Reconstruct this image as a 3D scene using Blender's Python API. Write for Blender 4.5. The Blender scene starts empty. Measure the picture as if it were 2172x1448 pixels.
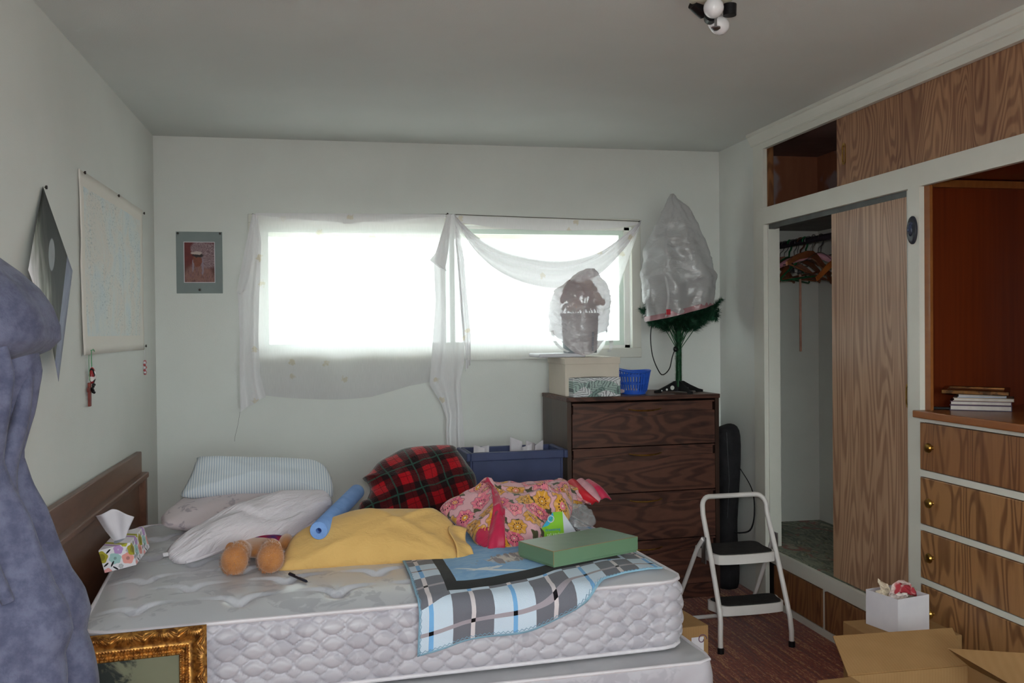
import bpy, bmesh, math, random
from math import sin, cos, pi, radians, sqrt, atan2, exp, hypot
from mathutils import Vector, Matrix, noise as mnoise

scene = bpy.context.scene
COL = scene.collection
random.seed(7)

# ------------------------------------------------------------------ camera, sky, flash, exposure
CAM_LOC = Vector((0, 0, 1.417))
YAW, PITCH, ROLL = radians(11.099), radians(-0.642), radians(-0.558)
cam_d = bpy.data.cameras.new('camera'); cam = bpy.data.objects.new('camera', cam_d); COL.objects.link(cam)
cam_d.sensor_width = 36.0; cam_d.lens = 36.0 * 2000.0 / 2172.0; cam_d.clip_start = 0.02
fw = Vector((sin(YAW), cos(YAW), 0)); ri = Vector((cos(YAW), -sin(YAW), 0)); up = Vector((0, 0, 1))
f2 = fw * cos(PITCH) + up * sin(PITCH); u2 = up * cos(PITCH) - fw * sin(PITCH)
r3 = ri * cos(ROLL) + u2 * sin(ROLL); u3 = u2 * cos(ROLL) - ri * sin(ROLL)
cam.matrix_world = Matrix(((r3.x, u3.x, -f2.x, CAM_LOC.x), (r3.y, u3.y, -f2.y, CAM_LOC.y), (r3.z, u3.z, -f2.z, CAM_LOC.z), (0, 0, 0, 1)))
scene.camera = cam

world = bpy.data.worlds.new('overcast_sky'); scene.world = world; world.use_nodes = True
bg = world.node_tree.nodes['Background']
bg.inputs[0].default_value = (0.93, 0.98, 1.0, 1); bg.inputs[1].default_value = 5.2

# the camera's own pop-up flash, just above the lens
fl_d = bpy.data.lights.new('camera_flash', 'SPOT'); fl = bpy.data.objects.new('camera_flash', fl_d); COL.objects.link(fl)
fl_d.energy = 36.0; fl_d.color = (1.0, 0.96, 0.99); fl_d.shadow_soft_size = 0.025
fl_d.spot_size = radians(140); fl_d.spot_blend = 0.6
fl.matrix_world = cam.matrix_world @ Matrix.Translation((0, 0.085, -0.02))

vs = scene.view_settings
vs.view_transform = 'Standard'; vs.look = 'None'; vs.exposure = 0.78; vs.gamma = 1.0; vs.use_curve_mapping = False

# ------------------------------------------------------------------ node helpers
def lin(c):
    c = c / 255.0
    return c / 12.92 if c <= 0.04045 else ((c + 0.055) / 1.055) ** 2.4
def S(r, g, b): return (lin(r), lin(g), lin(b), 1.0)

class E:
    def __init__(s, g, k): s.g, s.k = g, k
    def m(s, op, o=None, c=None, rev=False):
        return s.g.math(op, o, s, c) if rev else s.g.math(op, s, o, c)
    def __add__(s, o): return s.m('ADD', o)
    __radd__ = __add__
    def __sub__(s, o): return s.m('SUBTRACT', o)
    def __rsub__(s, o): return s.m('SUBTRACT', o, rev=True)
    def __mul__(s, o): return s.m('MULTIPLY', o)
    __rmul__ = __mul__
    def __truediv__(s, o): return s.m('DIVIDE', o)
    def __gt__(s, o): return s.m('GREATER_THAN', o)
    def __lt__(s, o): return s.m('LESS_THAN', o)
    def abs(s): return s.m('ABSOLUTE')
    def sin(s): return s.m('SINE')
    def cos(s): return s.m('COSINE')
    def sqrt(s): return s.m('SQRT')
    def frac(s): return s.m('FRACT')
    def pow(s, p): return s.m('POWER', p)
    def max(s, o): return s.m('MAXIMUM', o)
    def min(s, o): return s.m('MINIMUM', o)
    def mod(s, o): return s.m('FLOORED_MODULO', o)

class G:
    """one procedural material"""
    def __init__(s, name, rough=0.6, metal=0.0, spec=0.3, sheen=0.0, coat=0.0):
        s.mat = bpy.data.materials.new(name); s.mat.use_nodes = True
        s.nt = s.mat.node_tree; s.b = s.nt.nodes['Principled BSDF']; s.out = s.nt.nodes['Material Output']
        s.set('Roughness', rough); s.set('Metallic', metal); s.set('Specular IOR Level', spec)
        if sheen: s.set('Sheen Weight', sheen)
        if coat: s.set('Coat Weight', coat)
        s._tc = None
    def set(s, k, v):
        if isinstance(v, E): s.nt.links.new(v.k, s.b.inputs[k])
        elif hasattr(v, 'is_output'): s.nt.links.new(v, s.b.inputs[k])
        else: s.b.inputs[k].default_value = v
    def node(s, t): return s.nt.nodes.new('ShaderNode' + t)
    def put(s, sock, v):
        if v is None: return
        if isinstance(v, E): s.nt.links.new(v.k, sock)
        elif hasattr(v, 'is_output'): s.nt.links.new(v, sock)
        else: sock.default_value = v
    def math(s, op, a, b=None, c=None):
        n = s.node('Math'); n.operation = op
        s.put(n.inputs[0], a); s.put(n.inputs[1], b); s.put(n.inputs[2], c)
        return E(s, n.outputs[0])
    def tc(s):
        if not s._tc: s._tc = s.node('TexCoord')
        return s._tc
    def coords(s, kind='Object'):
        n = s.node('SeparateXYZ'); s.nt.links.new(s.tc().outputs[kind], n.inputs[0])
        return [E(s, n.outputs[i]) for i in range(3)]
    def vec(s, x, y=0.0, z=0.0):
        n = s.node('CombineXYZ')
        for i, v in enumerate((x, y, z)): s.put(n.inputs[i], v)
        return n.outputs[0]
    def noise(s, v, scale=5.0, detail=3.0, rough=0.55, dist=0.0):
        n = s.node('TexNoise'); s.put(n.inputs['Vector'], v); n.inputs['Scale'].default_value = scale
        n.inputs['Detail'].default_value = detail; n.inputs['Roughness'].default_value = rough; n.inputs['Distortion'].default_value = dist
        return E(s, n.outputs['Fac'])
    def voro(s, v, rnd=1.0):
        n = s.node('TexVoronoi'); n.voronoi_dimensions = '2D'; s.put(n.inputs['Vector'], v)
        n.inputs['Scale'].default_value = 1.0; n.inputs['Randomness'].default_value = rnd
        sp = s.node('SeparateXYZ'); s.nt.links.new(n.outputs['Position'], sp.inputs[0])
        sc = s.node('SeparateColor'); s.nt.links.new(n.outputs['Color'], sc.inputs[0])
        return E(s, n.outputs['Distance']), E(s, sp.outputs[0]), E(s, sp.outputs[1]), E(s, sc.outputs[0]), E(s, sc.outputs[1])
    def step(s, e0, e1, x):
        n = s.node('MapRange'); n.interpolation_type = 'SMOOTHSTEP'
        s.put(n.inputs[0], x); n.inputs[1].default_value = e0; n.inputs[2].default_value = e1
        return E(s, n.outputs[0])
    def mix(s, f, a, b):
        n = s.node('Mix'); n.data_type = 'RGBA'; s.put(n.inputs[0], f); s.put(n.inputs[6], a); s.put(n.inputs[7], b)
        return n.outputs[2]
    def ramp(s, f, stops):
        n = s.node('ValToRGB'); s.put(n.inputs[0], f); cr = n.color_ramp
        while len(cr.elements) < len(stops): cr.elements.new(0.5)
        for e, (p, c) in zip(cr.elements, stops): e.position = p; e.color = c
        return n.outputs[0]
    def color(s, c): s.set('Base Color', c); return s
    def bump(s, h, strength=0.3, dist=0.01):
        n = s.node('Bump'); n.inputs['Strength'].default_value = strength; n.inputs['Distance'].default_value = dist
        s.put(n.inputs['Height'], h); s.nt.links.new(n.outputs[0], s.b.inputs['Normal']); return s
    def v3(s, sx=1.0, sy=1.0, sz=1.0, kind='Object'):
        x, y, z = s.coords(kind); return s.vec(x * sx, y * sy, z * sz)

def mottled(name, c1, c2, scale=8.0, rough=0.6, bump=0.0, bscale=None, metal=0.0, spec=0.3, sheen=0.0, detail=4.0, coat=0.0):
    g = G(name, rough, metal, spec, sheen, coat)
    v = g.tc().outputs['Object']
    g.color(g.mix(g.step(0.3, 0.7, g.noise(v, scale, detail)), c1, c2))
    if bump: g.bump(g.noise(v, bscale or scale * 6, 3.0), bump)
    return g.mat

def figured_wood(name, light, dark, axis='z', rough=0.45, freq=34.0, across=7.0, along=1.1, spec=0.35, contrast=1.0, use='Object'):
    """rotary cut veneer: contour lines of a stretched noise field"""
    g = G(name, rough, 0, spec)
    x, y, z = g.coords(use)
    sc = {'z': (across, across, along), 'x': (along, across, across), 'y': (across, along, across)}[axis]
    v = g.vec(x * sc[0], y * sc[1], z * sc[2])
    n1 = g.noise(v, 1.0, 2.0, 0.45, 0.35)
    rings = (n1 * freq + g.noise(v, 6.0, 2.0) * 1.3).sin() * 0.5 + 0.5
    fine = g.noise(g.vec(x * sc[0] * 14, y * sc[1] * 14, z * sc[2] * 5), 1.0, 3.0)
    broad = g.noise(v, 0.7, 1.0)
    f = g.step(0.05, 0.8, rings) * (0.34 * contrast) + fine * 0.5 + (broad - 0.5) * 0.5 + 0.04
    g.color(g.ramp(f, [(0.12, dark), (0.78, light)]))
    g.bump(rings * 0.4 + fine, 0.08, 0.004)
    return g.mat

# ------------------------------------------------------------------ mesh helpers
def me(name, V, F, smooth=False):
    m = bpy.data.meshes.new(name); m.from_pydata([tuple(v) for v in V], [], F); m.update()
    if smooth:
        for p in m.polygons: p.use_smooth = True
    return m
def fix(m):
    b = bmesh.new(); b.from_mesh(m); bmesh.ops.recalc_face_normals(b, faces=b.faces[:]); b.to_mesh(m); b.free(); return m
def link(name, mesh, mat=None, parent=None, loc=None, rot=None, label=None, matrix=None):
    o = bpy.data.objects.new(name, mesh); COL.objects.link(o)
    if parent: o.parent = parent
    if matrix is not None: o.matrix_basis = matrix
    if loc is not None: o.location = loc
    if rot is not None: o.rotation_euler = rot
    if mat is not None and not mesh.materials: mesh.materials.append(mat)
    if label: o['label'] = label
    return o
def thing(name, label, cat, loc=(0, 0, 0), rot=(0, 0, 0), group=None, matrix=None):
    o = bpy.data.objects.new(name, None); COL.objects.link(o); o.empty_display_size = 0.05
    if matrix is not None: o.matrix_basis = matrix
    else: o.location = loc; o.rotation_euler = rot
    return tag(o, label, cat, group)
def tag(o, label, cat, group=None):
    o['label'] = label; o['category'] = cat
    if group: o['group'] = group
    return o
def struct(o, label=None):
    o['kind'] = 'structure'
    if label: o['label'] = label
    return o
def frame3(P0, psi, alpha):
    """matrix of a tilted plane: local x runs level at heading psi, local y climbs at alpha"""
    p, a = radians(psi), radians(alpha)
    e1 = Vector((cos(p), sin(p), 0)); e2 = Vector((-sin(p) * cos(a), cos(p) * cos(a), sin(a))); n = e1.cross(e2)
    return Matrix(((e1.x, e2.x, n.x, P0[0]), (e1.y, e2.y, n.y, P0[1]), (e1.z, e2.z, n.z, P0[2]), (0, 0, 0, 1)))

class MB:
    def __init__(s): s.V = []; s.F = []
    def add(s, V, F):
        k = len(s.V); s.V += [tuple(v) for v in V]; s.F += [tuple(i + k for i in f) for f in F]; return s
    def box(s, x0, x1, y0, y1, z0, z1, bev=0.0, seg=2):
        if not bev:
            return s.add([(x0, y0, z0), (x1, y0, z0), (x1, y1, z0), (x0, y1, z0), (x0, y0, z1), (x1, y0, z1), (x1, y1, z1), (x0, y1, z1)],
                         [(0, 3, 2, 1), (4, 5, 6, 7), (0, 1, 5, 4), (1, 2, 6, 5), (2, 3, 7, 6), (3, 0, 4, 7)])
        b = bmesh.new(); t = MB().box(x0, x1, y0, y1, z0, z1)
        vs_ = [b.verts.new(v) for v in t.V]
        for f in t.F: b.faces.new([vs_[i] for i in f])
        bmesh.ops.bevel(b, geom=b.edges[:], offset=bev, segments=seg, affect='EDGES', profile=0.5)
        b.verts.index_update()
        s.add([v.co[:] for v in b.verts], [[v.index for v in f.verts] for f in b.faces]); b.free(); return s
    def tube(s, pts, r, n=10, closed=False, cap=True):
        P = [Vector(p) for p in pts]; R = r if isinstance(r, (list, tuple)) else [r] * len(P); L = len(P)
        T = []
        for i in range(L):
            a = P[(i - 1) % L] if (closed or i > 0) else P[i]; c = P[(i + 1) % L] if (closed or i < L - 1) else P[i]
            t = (c - a); T.append(t.normalized() if t.length > 1e-9 else Vector((0, 0, 1)))
        ref = Vector((0, 0, 1)) if abs(T[0].z) < 0.9 else Vector((1, 0, 0))
        u = T[0].cross(ref).normalized(); V = []; F = []
        for i in range(L):
            u = (u - T[i] * u.dot(T[i])).normalized(); w = T[i].cross(u)
            for j in range(n):
                a = 2 * pi * j / n; V.append(P[i] + (u * cos(a) + w * sin(a)) * R[i])
        for i in range(L if closed else L - 1):
            for j in range(n):
                k = (j + 1) % n; i2 = (i + 1) % L
                F.append((i * n + j, i * n + k, i2 * n + k, i2 * n + j))
        if cap and not closed:
            F.append(tuple(range(n))[::-1]); F.append(tuple((L - 1) * n + j for j in range(n)))
        return s.add(V, F)
    def lathe(s, prof, n=24, c=(0, 0, 0), axis='z', cap=True):
        V = []; F = []; L = len(prof)
        for r, h in prof:
            for j in range(n):
                a = 2 * pi * j / n
                p = (r * cos(a), r * sin(a), h)
                if axis == 'x': p = (h, r * cos(a), r * sin(a))
                if axis == 'y': p = (r * cos(a), h, r * sin(a))
                V.append((c[0] + p[0], c[1] + p[1], c[2] + p[2]))
        for i in range(L - 1):
            for j in range(n):
                k = (j + 1) % n; F.append((i * n + j, i * n + k, (i + 1) * n + k, (i + 1) * n + j))
        if cap: F.append(tuple(range(n))[::-1]); F.append(tuple((L - 1) * n + j for j in range(n)))
        return s.add(V, F)
    def ball(s, c, r, n=16, m=10):
        if not isinstance(r, (tuple, list)): r = (r, r, r)
        V = []; F = []
        for i in range(m + 1):
            t = pi * i / m
            for j in range(n):
                a = 2 * pi * j / n; V.append((c[0] + r[0] * sin(t) * cos(a), c[1] + r[1] * sin(t) * sin(a), c[2] + r[2] * cos(t)))
        for i in range(m):
            for j in range(n):
                k = (j + 1) % n; F.append((i * n + j, (i + 1) * n + j, (i + 1) * n + k, i * n + k))
        return s.add(V, F)
    def prism(s, poly, z0, z1):
        n = len(poly); V = [(x, y, z0) for x, y in poly] + [(x, y, z1) for x, y in poly]
        F = [tuple(range(n))[::-1], tuple(range(n, 2 * n))] + [(i, (i + 1) % n, n + (i + 1) % n, n + i) for i in range(n)]
        return s.add(V, F)
    def grid(s, fn, nu, nv):
        V = [fn(i / nu, j / nv) for j in range(nv + 1) for i in range(nu + 1)]
        F = [(j * (nu + 1) + i, j * (nu + 1) + i + 1, (j + 1) * (nu + 1) + i + 1, (j + 1) * (nu + 1) + i) for j in range(nv) for i in range(nu)]
        return s.add(V, F)
    def tf(s, M):
        s.V = [tuple(M @ Vector(v)) for v in s.V]; return s
    def to(s, name, mat=None, parent=None, smooth=False, recalc=True, solid=0.0, **k):
        m = me(name, s.V, s.F, smooth)
        if recalc: fix(m)
        o = link(name, m, mat, parent, **k)
        if smooth and smooth != 'all':
            try: m.set_sharp_from_angle(angle=radians(42))
            except Exception: pass
        if solid:
            md = o.modifiers.new('thickness', 'SOLIDIFY'); md.thickness = solid; md.offset = 0
        return o
def bx(name, mat, parent, x0, x1, y0, y1, z0, z1, bev=0.0, **k):
    return MB().box(x0, x1, y0, y1, z0, z1, bev).to(name, mat, parent, **k)

def spline(pts, n, closed=True):
    P = [Vector((p[0], p[1], p[2] if len(p) > 2 else 0)) for p in pts]; L = len(P); out = []
    segs = L if closed else L - 1
    for i in range(segs):
        p0 = P[(i - 1) % L] if (closed or i > 0) else P[0]; p1 = P[i]; p2 = P[(i + 1) % L]
        p3 = P[(i + 2) % L] if (closed or i + 2 < L) else P[-1]
        for k in range(8):
            t = k / 8; a = 2 * p1; b = p2 - p0; c = 2 * p0 - 5 * p1 + 4 * p2 - p3; d = -p0 + 3 * p1 - 3 * p2 + p3
            out.append(0.5 * (a + b * t + c * t * t + d * t ** 3))
    if not closed: out.append(P[-1])
    D = [0.0]; m = len(out); rng = m if closed else m - 1
    for i in range(rng): D.append(D[-1] + (out[(i + 1) % m] - out[i]).length)
    res = []; tot = D[-1]; j = 0
    cnt = n if closed else n - 1
    for i in range(n):
        d = tot * i / cnt
        while j < rng - 1 and D[j + 1] < d: j += 1
        s_ = (d - D[j]) / max(1e-9, D[j + 1] - D[j]); res.append(out[j % m].lerp(out[(j + 1) % m], min(1, s_)))
    return res
def fbm(x, y, z=0.0, o=3):
    return mnoise.fractal(Vector((x, y, z)), 1.0, 2.0, o)
def inflate(outline, ttop, tbot, rings=22, n=110, p=2.4, q=0.62, wr=None, smooth_outline=True):
    """a stuffed or heaped cloth body from its outline (local plane), thick on both sides"""
    O = spline(outline, n) if smooth_outline else [Vector((a, b, 0)) for a, b in outline]
    n = len(O); c = Vector((sum(o.x for o in O) / n, sum(o.y for o in O) / n, 0)); V = []; F = []
    for side, th in ((1, ttop), (-1, tbot)):
        base = len(V); V.append((c.x, c.y, side * th + (wr(c.x, c.y, 0, side) if wr else 0)))
        R = rings if side == 1 else rings // 2
        for i in range(1, R + 1):
            t = i / R
            if side == -1 and i == R: break
            hh = side * th * max(0, 1 - t ** p) ** q
            for o in O:
                x = c.x + (o.x - c.x) * t; y = c.y + (o.y - c.y) * t
                V.append((x, y, hh + (wr(x, y, t, side) * (1 - t ** 10) if wr else 0)))
        if side == 1: edge = base + 1 + (R - 1) * n
        for j in range(n):
            k = (j + 1) % n
            F.append((base, base + 1 + j, base + 1 + k) if side == 1 else (base, base + 1 + k, base + 1 + j))
            for i in range(R - 1):
                a = base + 1 + i * n; b = base + 1 + (i + 1) * n
                if side == -1 and i == R - 2: b = edge
                f = (a + j, b + j, b + k, a + k); F.append(f if side == 1 else f[::-1])
    m = MB(); m.V = V; m.F = F; return m
# ------------------------------------------------------------------ shared materials
M_wall = mottled('wall_paint', S(228, 229, 225), S(222, 223, 219), 1.5, 0.75, 0.12, 260, spec=0.15)
M_ceil = mottled('ceiling_paint', S(219, 222, 219), S(213, 216, 213), 1.2, 0.8, 0.1, 220, spec=0.1)
M_trim = mottled('cream_gloss_paint', S(224, 222, 213), S(216, 214, 205), 2.0, 0.42, 0.05, 90, spec=0.35)
M_inner = mottled('closet_plaster', S(224, 225, 218), S(214, 215, 208), 2.0, 0.8, spec=0.1)
M_door = figured_wood('pale_plywood', S(196, 160, 130), S(128, 88, 66), 'z', 0.42, 150.0, 5.0, 0.5, contrast=0.9)
M_drawer = figured_wood('amber_plywood', S(168, 122, 80), S(100, 62, 38), 'z', 0.4, 130.0, 4.0, 1.0, contrast=1.35)
M_drawer2 = figured_wood('amber_plywood_dense', S(158, 110, 72), S(98, 60, 38), 'z', 0.4, 130.0, 5.0, 0.8)
M_niche = figured_wood('mahogany_panel', S(142, 62, 26), S(96, 38, 17), 'z', 0.3, 7.0, 5.0, 0.35, spec=0.45, contrast=0.5)
M_shelf = figured_wood('mahogany_shelf', S(176, 112, 58), S(136, 80, 40), 'y', 0.28, 8.0, 6.0, 0.4, spec=0.5, contrast=0.5)
M_walnut = figured_wood('dark_walnut', S(104, 66, 54), S(50, 30, 25), 'x', 0.42, 90.0, 7.0, 1.2, contrast=1.0)
M_walnut_v = figured_wood('dark_walnut_side', S(84, 62, 52), S(52, 36, 30), 'z', 0.35, 12.0, 8.0, 0.5, contrast=0.5)
M_headb = figured_wood('brown_headboard', S(140, 96, 72), S(92, 58, 42), 'y', 0.33, 10.0, 7.0, 0.5, contrast=0.6, spec=0.5)
M_brass = mottled('brass', S(196, 160, 88), S(150, 112, 52), 20, 0.28, metal=1.0)
M_steel = mottled('steel', S(180, 180, 182), S(140, 140, 144), 20, 0.3, metal=1.0)
M_black = mottled('black_plastic', S(26, 26, 28), S(16, 16, 18), 20, 0.45)
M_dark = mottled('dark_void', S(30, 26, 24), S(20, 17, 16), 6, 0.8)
M_white = mottled('white_enamel', S(232, 230, 226), S(222, 220, 216), 5, 0.3, spec=0.5)
M_card = mottled('cardboard', S(166, 132, 94), S(152, 118, 82), 5, 0.85, 0.15, 60, spec=0.1)
def cardboard(name, c1, c2):
    g = G(name, 0.85, 0, 0.1); x, y, z = g.coords()
    f = g.noise(g.vec(x * 4, y * 4, z * 4), 3, 4) * 0.7 + ((x * 620).sin() * 0.5 + 0.5) * 0.14
    g.color(g.mix(f, c1, c2)); g.bump((x * 620).sin(), 0.04, 0.002); return g.mat
M_corr = cardboard('corrugated_cardboard', S(172, 134, 92), S(144, 108, 70))
M_cream = mottled('cream_card', S(226, 214, 200), S(216, 204, 190), 3, 0.7)
M_paper = mottled('white_paper', S(222, 216, 222), S(210, 204, 212), 6, 0.8)
M_pin = mottled('dark_pin', S(52, 46, 42), S(38, 34, 32), 30, 0.4)

# ------------------------------------------------------------------ the room
XL, XR, YB, YN, ZC = -0.868, 2.236, 5.131, -1.1, 2.44
XF, XB = 2.221, 2.85            # cabinet face, cabinet back
WX0, WX1, WZ0, WZ1 = -0.345, 1.70, 1.315, 2.0

g = G('carpet', 0.95, 0, 0.05, 0.2)
x, y, z = g.coords()
st = g.noise(g.vec(x * 60, y * 2.2, 0), 1.0, 3.0, 0.7)
fl2 = g.noise(g.vec(x * 190, y * 40, 0), 1.0, 2.0, 0.7)
f = st * 0.55 + fl2 * 0.45
g.color(g.ramp(f, [(0.30, S(58, 18, 6)), (0.45, S(118, 40, 14)), (0.54, S(146, 58, 22)), (0.60, S(206, 146, 92)), (0.67, S(86, 30, 11))]))
g.bump(f, 0.9, 0.01); M_carpet = g.mat

struct(bx('floor', M_carpet, None, XL - .1, XB + .1, YN - .1, YB + .1, -0.06, 0.0), 'rust red carpet with fine streaks')
struct(bx('ceiling', M_ceil, None, XL - .1, XB + .1, YN - .1, YB + .1, ZC, ZC + .08), 'plain pale grey ceiling')
struct(bx('wall_left', M_wall, None, XL - .1, XL, YN, YB + .12, 0, ZC), 'pale grey-green wall with map and poster')
NX0, NX1, NZ0, NZ1 = -.45, 2.15, .80, 2.2       # assumed second window, added behind the photographer and widened for its light
w = MB(); w.box(XL, NX0, YN - .1, YN, 0, ZC); w.box(NX1, XB, YN - .1, YN, 0, ZC); w.box(NX0, NX1, YN - .1, YN, 0, NZ0); w.box(NX0, NX1, YN - .1, YN, NZ1, ZC)
struct(w.to('wall_near', M_wall), 'wall behind the photographer')
w = MB()
w.box(XL - .1, WX0, YB, YB + .12, 0, ZC); w.box(WX1, XB + .1, YB, YB + .12, 0, ZC)
w.box(WX0, WX1, YB, YB + .12, 0, WZ0); w.box(WX0, WX1, YB, YB + .12, WZ1, ZC)
struct(w.to('wall_back', M_wall), 'pale grey-green wall with the window')
w = MB(); w.box(XR, XR + .06, 4.655, YB, 0, ZC); w.box(XR, XR + .06, YN, 2.0, 0, ZC)
struct(w.to('wall_right', M_wall), 'strip of wall between corner and built-in closet')
struct(bx('wall_closet', M_wall, None, XB, XB + .05, YN, YB, 0, ZC))

# outside: roof overhang and ground
M_eave = mottled('painted_soffit', S(214, 216, 204), S(204, 206, 194), 3, .7)
ev = struct(MB().box(-1.6, 3.4, YB + .12, YB + .95, 2.06, 2.09).box(-1.6, 3.4, YB + .93, YB + .97, 2.02, 2.16).to('trim_1', M_eave), 'roof overhang outside the window')
struct(MB().box(-30, 30, YB + .12, 60, -.5, -.4).box(-30, 30, -60, YN - .1, -.5, -.4).to('ground', mottled('pale_gravel', S(156, 152, 146), S(138, 135, 130), .6, .9)))
# window
win = struct(MB().box(WX0, WX0 + .016, YB + .03, YB + .11, WZ0, WZ1).box(WX1 - .03, WX1, YB + .03, YB + .11, WZ0, WZ1)
      .box(WX0, WX1, YB + .03, YB + .11, WZ0, WZ0 + .016).box(WX0, WX1, YB + .03, YB + .11, WZ1 - .016, WZ1).to('window_1', M_white), 'wide window behind the sheer curtains')
c = .055
cs = MB(); cs.box(WX0 - c, WX1 + c, YB - .012, YB, WZ1, WZ1 + c * .8, .004); cs.box(WX0 - c, WX1 + c, YB - .016, YB, WZ0 - c, WZ0, .004)
cs.box(WX0 - c, WX0, YB - .012, YB, WZ0, WZ1, .004); cs.box(WX1, WX1 + c, YB - .012, YB, WZ0, WZ1, .004)
cs.to('casing', M_trim, win)
M_vinyl = mottled('pale_green_vinyl', S(214, 226, 216), S(204, 216, 208), 6, 0.35)
def glassmat():
    g = G('window_glass', 0.05); n = g.node('BsdfTransparent'); n.inputs[0].default_value = (.95, .99, .97, 1); gl = g.node('BsdfGlossy'); gl.inputs['Roughness'].default_value = .03
    mx = g.node('MixShader'); mx.inputs[0].default_value = .06; g.nt.links.new(n.outputs[0], mx.inputs[1]); g.nt.links.new(gl.outputs[0], mx.inputs[2])
    g.nt.links.new(mx.outputs[0], g.out.inputs[0]); return g.mat
M_glass = glassmat()
for (a, b, yy) in ((WX0 + .016, .70, YB + .075), (.62, WX1 - .03, YB + .05)):
    s_ = MB(); t = .026; q0, q1 = WZ0 + .016, WZ1 - .016
    s_.box(a, a + t, yy, yy + .02, q0, q1); s_.box(b - t, b, yy, yy + .02, q0, q1)
    s_.box(a + t, b - t, yy, yy + .02, q0, q0 + t); s_.box(a + t, b - t, yy, yy + .02, q1 - t, q1)
    so = s_.to('sash', M_vinyl, win)
    bx('pane', M_glass, so, a + t, b - t, yy + .008, yy + .012, q0 + t, q1 - t)

m = MB(); t = .03
m.box(NX0, NX0 + t, YN - .08, YN - .03, NZ0, NZ1); m.box(NX1 - t, NX1, YN - .08, YN - .03, NZ0, NZ1); m.box(NX0 + t, NX1 - t, YN - .08, YN - .03, NZ0, NZ0 + t); m.box(NX0 + t, NX1 - t, YN - .08, YN - .03, NZ1 - t, NZ1)
w2 = struct(m.to('added_window_2', M_vinyl), 'assumed window added behind the photographer to light the room')
bx('pane', M_glass, w2, NX0 + t, NX1 - t, YN - .057, YN - .053, NZ0 + t, NZ1 - t)

# ------------------------------------------------------------------ built-in closet, cupboards and drawers (right)
def frame_box(m, y0, y1, z0, z1): m.box(XF, XF + .022, y0, y1, z0, z1)
YE = 2.0
cl = thing('built_in_closet', 'cream painted built-in closet with half-open plywood sliding door', 'closet', (XF, 3.9, 0))
def rel(o): return (-o.location.x, -o.location.y, -o.location.z)
def cpart(name, mat, m, par=cl, root=None, **k):
    r_ = root or par; m.V = [(v[0] - r_.location.x, v[1] - r_.location.y, v[2] - r_.location.z) for v in m.V]; return m.to(name, mat, par, **k)
m = MB(); frame_box(m, 4.54, 4.655, 0, 2.04); frame_box(m, 3.234, 3.305, 0, 1.953); frame_box(m, 3.305, 4.54, .218, .282); frame_box(m, 3.305, 4.54, 0, .035)
frame_box(m, 3.948, 3.962, .035, .218); frame_box(m, 3.305, 3.318, .035, .218)
cpart('face_frame', M_trim, m)
m = MB(); frame_box(m, YE, 4.54, 1.953, 2.04); cpart('middle_rail', M_trim, m)
m = MB(); m.box(XF + .022, XF + .085, 4.53, 4.541, .282, 1.985); cpart('jamb', M_trim, m)
m = MB(); m.box(XF + .07, XB, 5.10, YB - .005, .28, 2.0); cpart('end_panel', M_inner, m)
m = MB(); m.box(XB - .01, XB, 3.33, 5.10, .28, 2.0); cpart('back_panel', M_inner, m)
m = MB(); m.box(XF + .022, XB, 3.33, 3.345, .28, 2.0); cpart('partition', M_inner, m)
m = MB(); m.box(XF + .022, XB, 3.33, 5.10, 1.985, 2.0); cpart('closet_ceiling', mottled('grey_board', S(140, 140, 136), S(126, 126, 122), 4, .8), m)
m = MB(); m.box(XF + .022, XB, 3.33, 5.10, 1.95, 1.958); m.box(XF + .025, XF + .06, 3.33, 4.54, 1.935, 1.985)
cpart('door_track', mottled('grey_track', S(96, 98, 96), S(80, 82, 80), 8, .5), MB().box(XF + .025, XF + .06, 3.33, 4.54, 1.93, 1.985))
g = G('floral_linoleum', .5)
v = g.v3(26, 9, 1); n1 = g.noise(v, .55, 4, .6, 1.2); n2 = g.noise(g.v3(14, 7, 1), .8, 3, .6, .8); n3 = g.noise(g.v3(30, 30, 1), 1, 2)
c_ = g.ramp(n1, [(.3, S(50, 58, 52)), (.44, S(150, 152, 132)), (.52, S(84, 98, 86)), (.64, S(176, 172, 150))])
c_ = g.mix(g.step(.56, .66, n2), c_, S(150, 92, 88)); c_ = g.mix(g.step(.62, .7, n3) * .6, c_, S(140, 134, 70))
g.color(c_); M_lino = g.mat
m = MB(); m.box(XF + .022, XB, 3.33, 5.10, .27, .286); cpart('linoleum_floor', M_lino, m)
dm = MB().box(XF + .026, XF + .042, 3.30, 3.915, .288, 1.97); door = cpart('sliding_door', M_door, dm)
def pull(par, root, y, z):
    m = MB(); o = spline([(.012, .034), (.012, -.034), (0, -.046), (-.012, -.034), (-.012, .034), (0, .046)], 28)
    n = len(o); V = []; F = []
    for k, (s1, dx) in enumerate(((1.0, 0), (1.05, -.003), (.8, -.003), (.7, .004))):
        V += [(dx, p.x * s1, p.y * s1) for p in o]
    for k in range(3):
        for j in range(n): F.append((k * n + j, k * n + (j + 1) % n, (k + 1) * n + (j + 1) % n, (k + 1) * n + j))
    F.append(tuple(3 * n + j for j in range(n))); m.add(V, F)
    m.V = [(v[0] + XF + .0255 - root.location.x, v[1] + y - root.location.y, v[2] + z - root.location.z) for v in m.V]
    m.to('finger_pull', M_brass, par, smooth=True, label='oval brass finger pull')
pull(door, cl, 3.345, 1.146)
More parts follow.
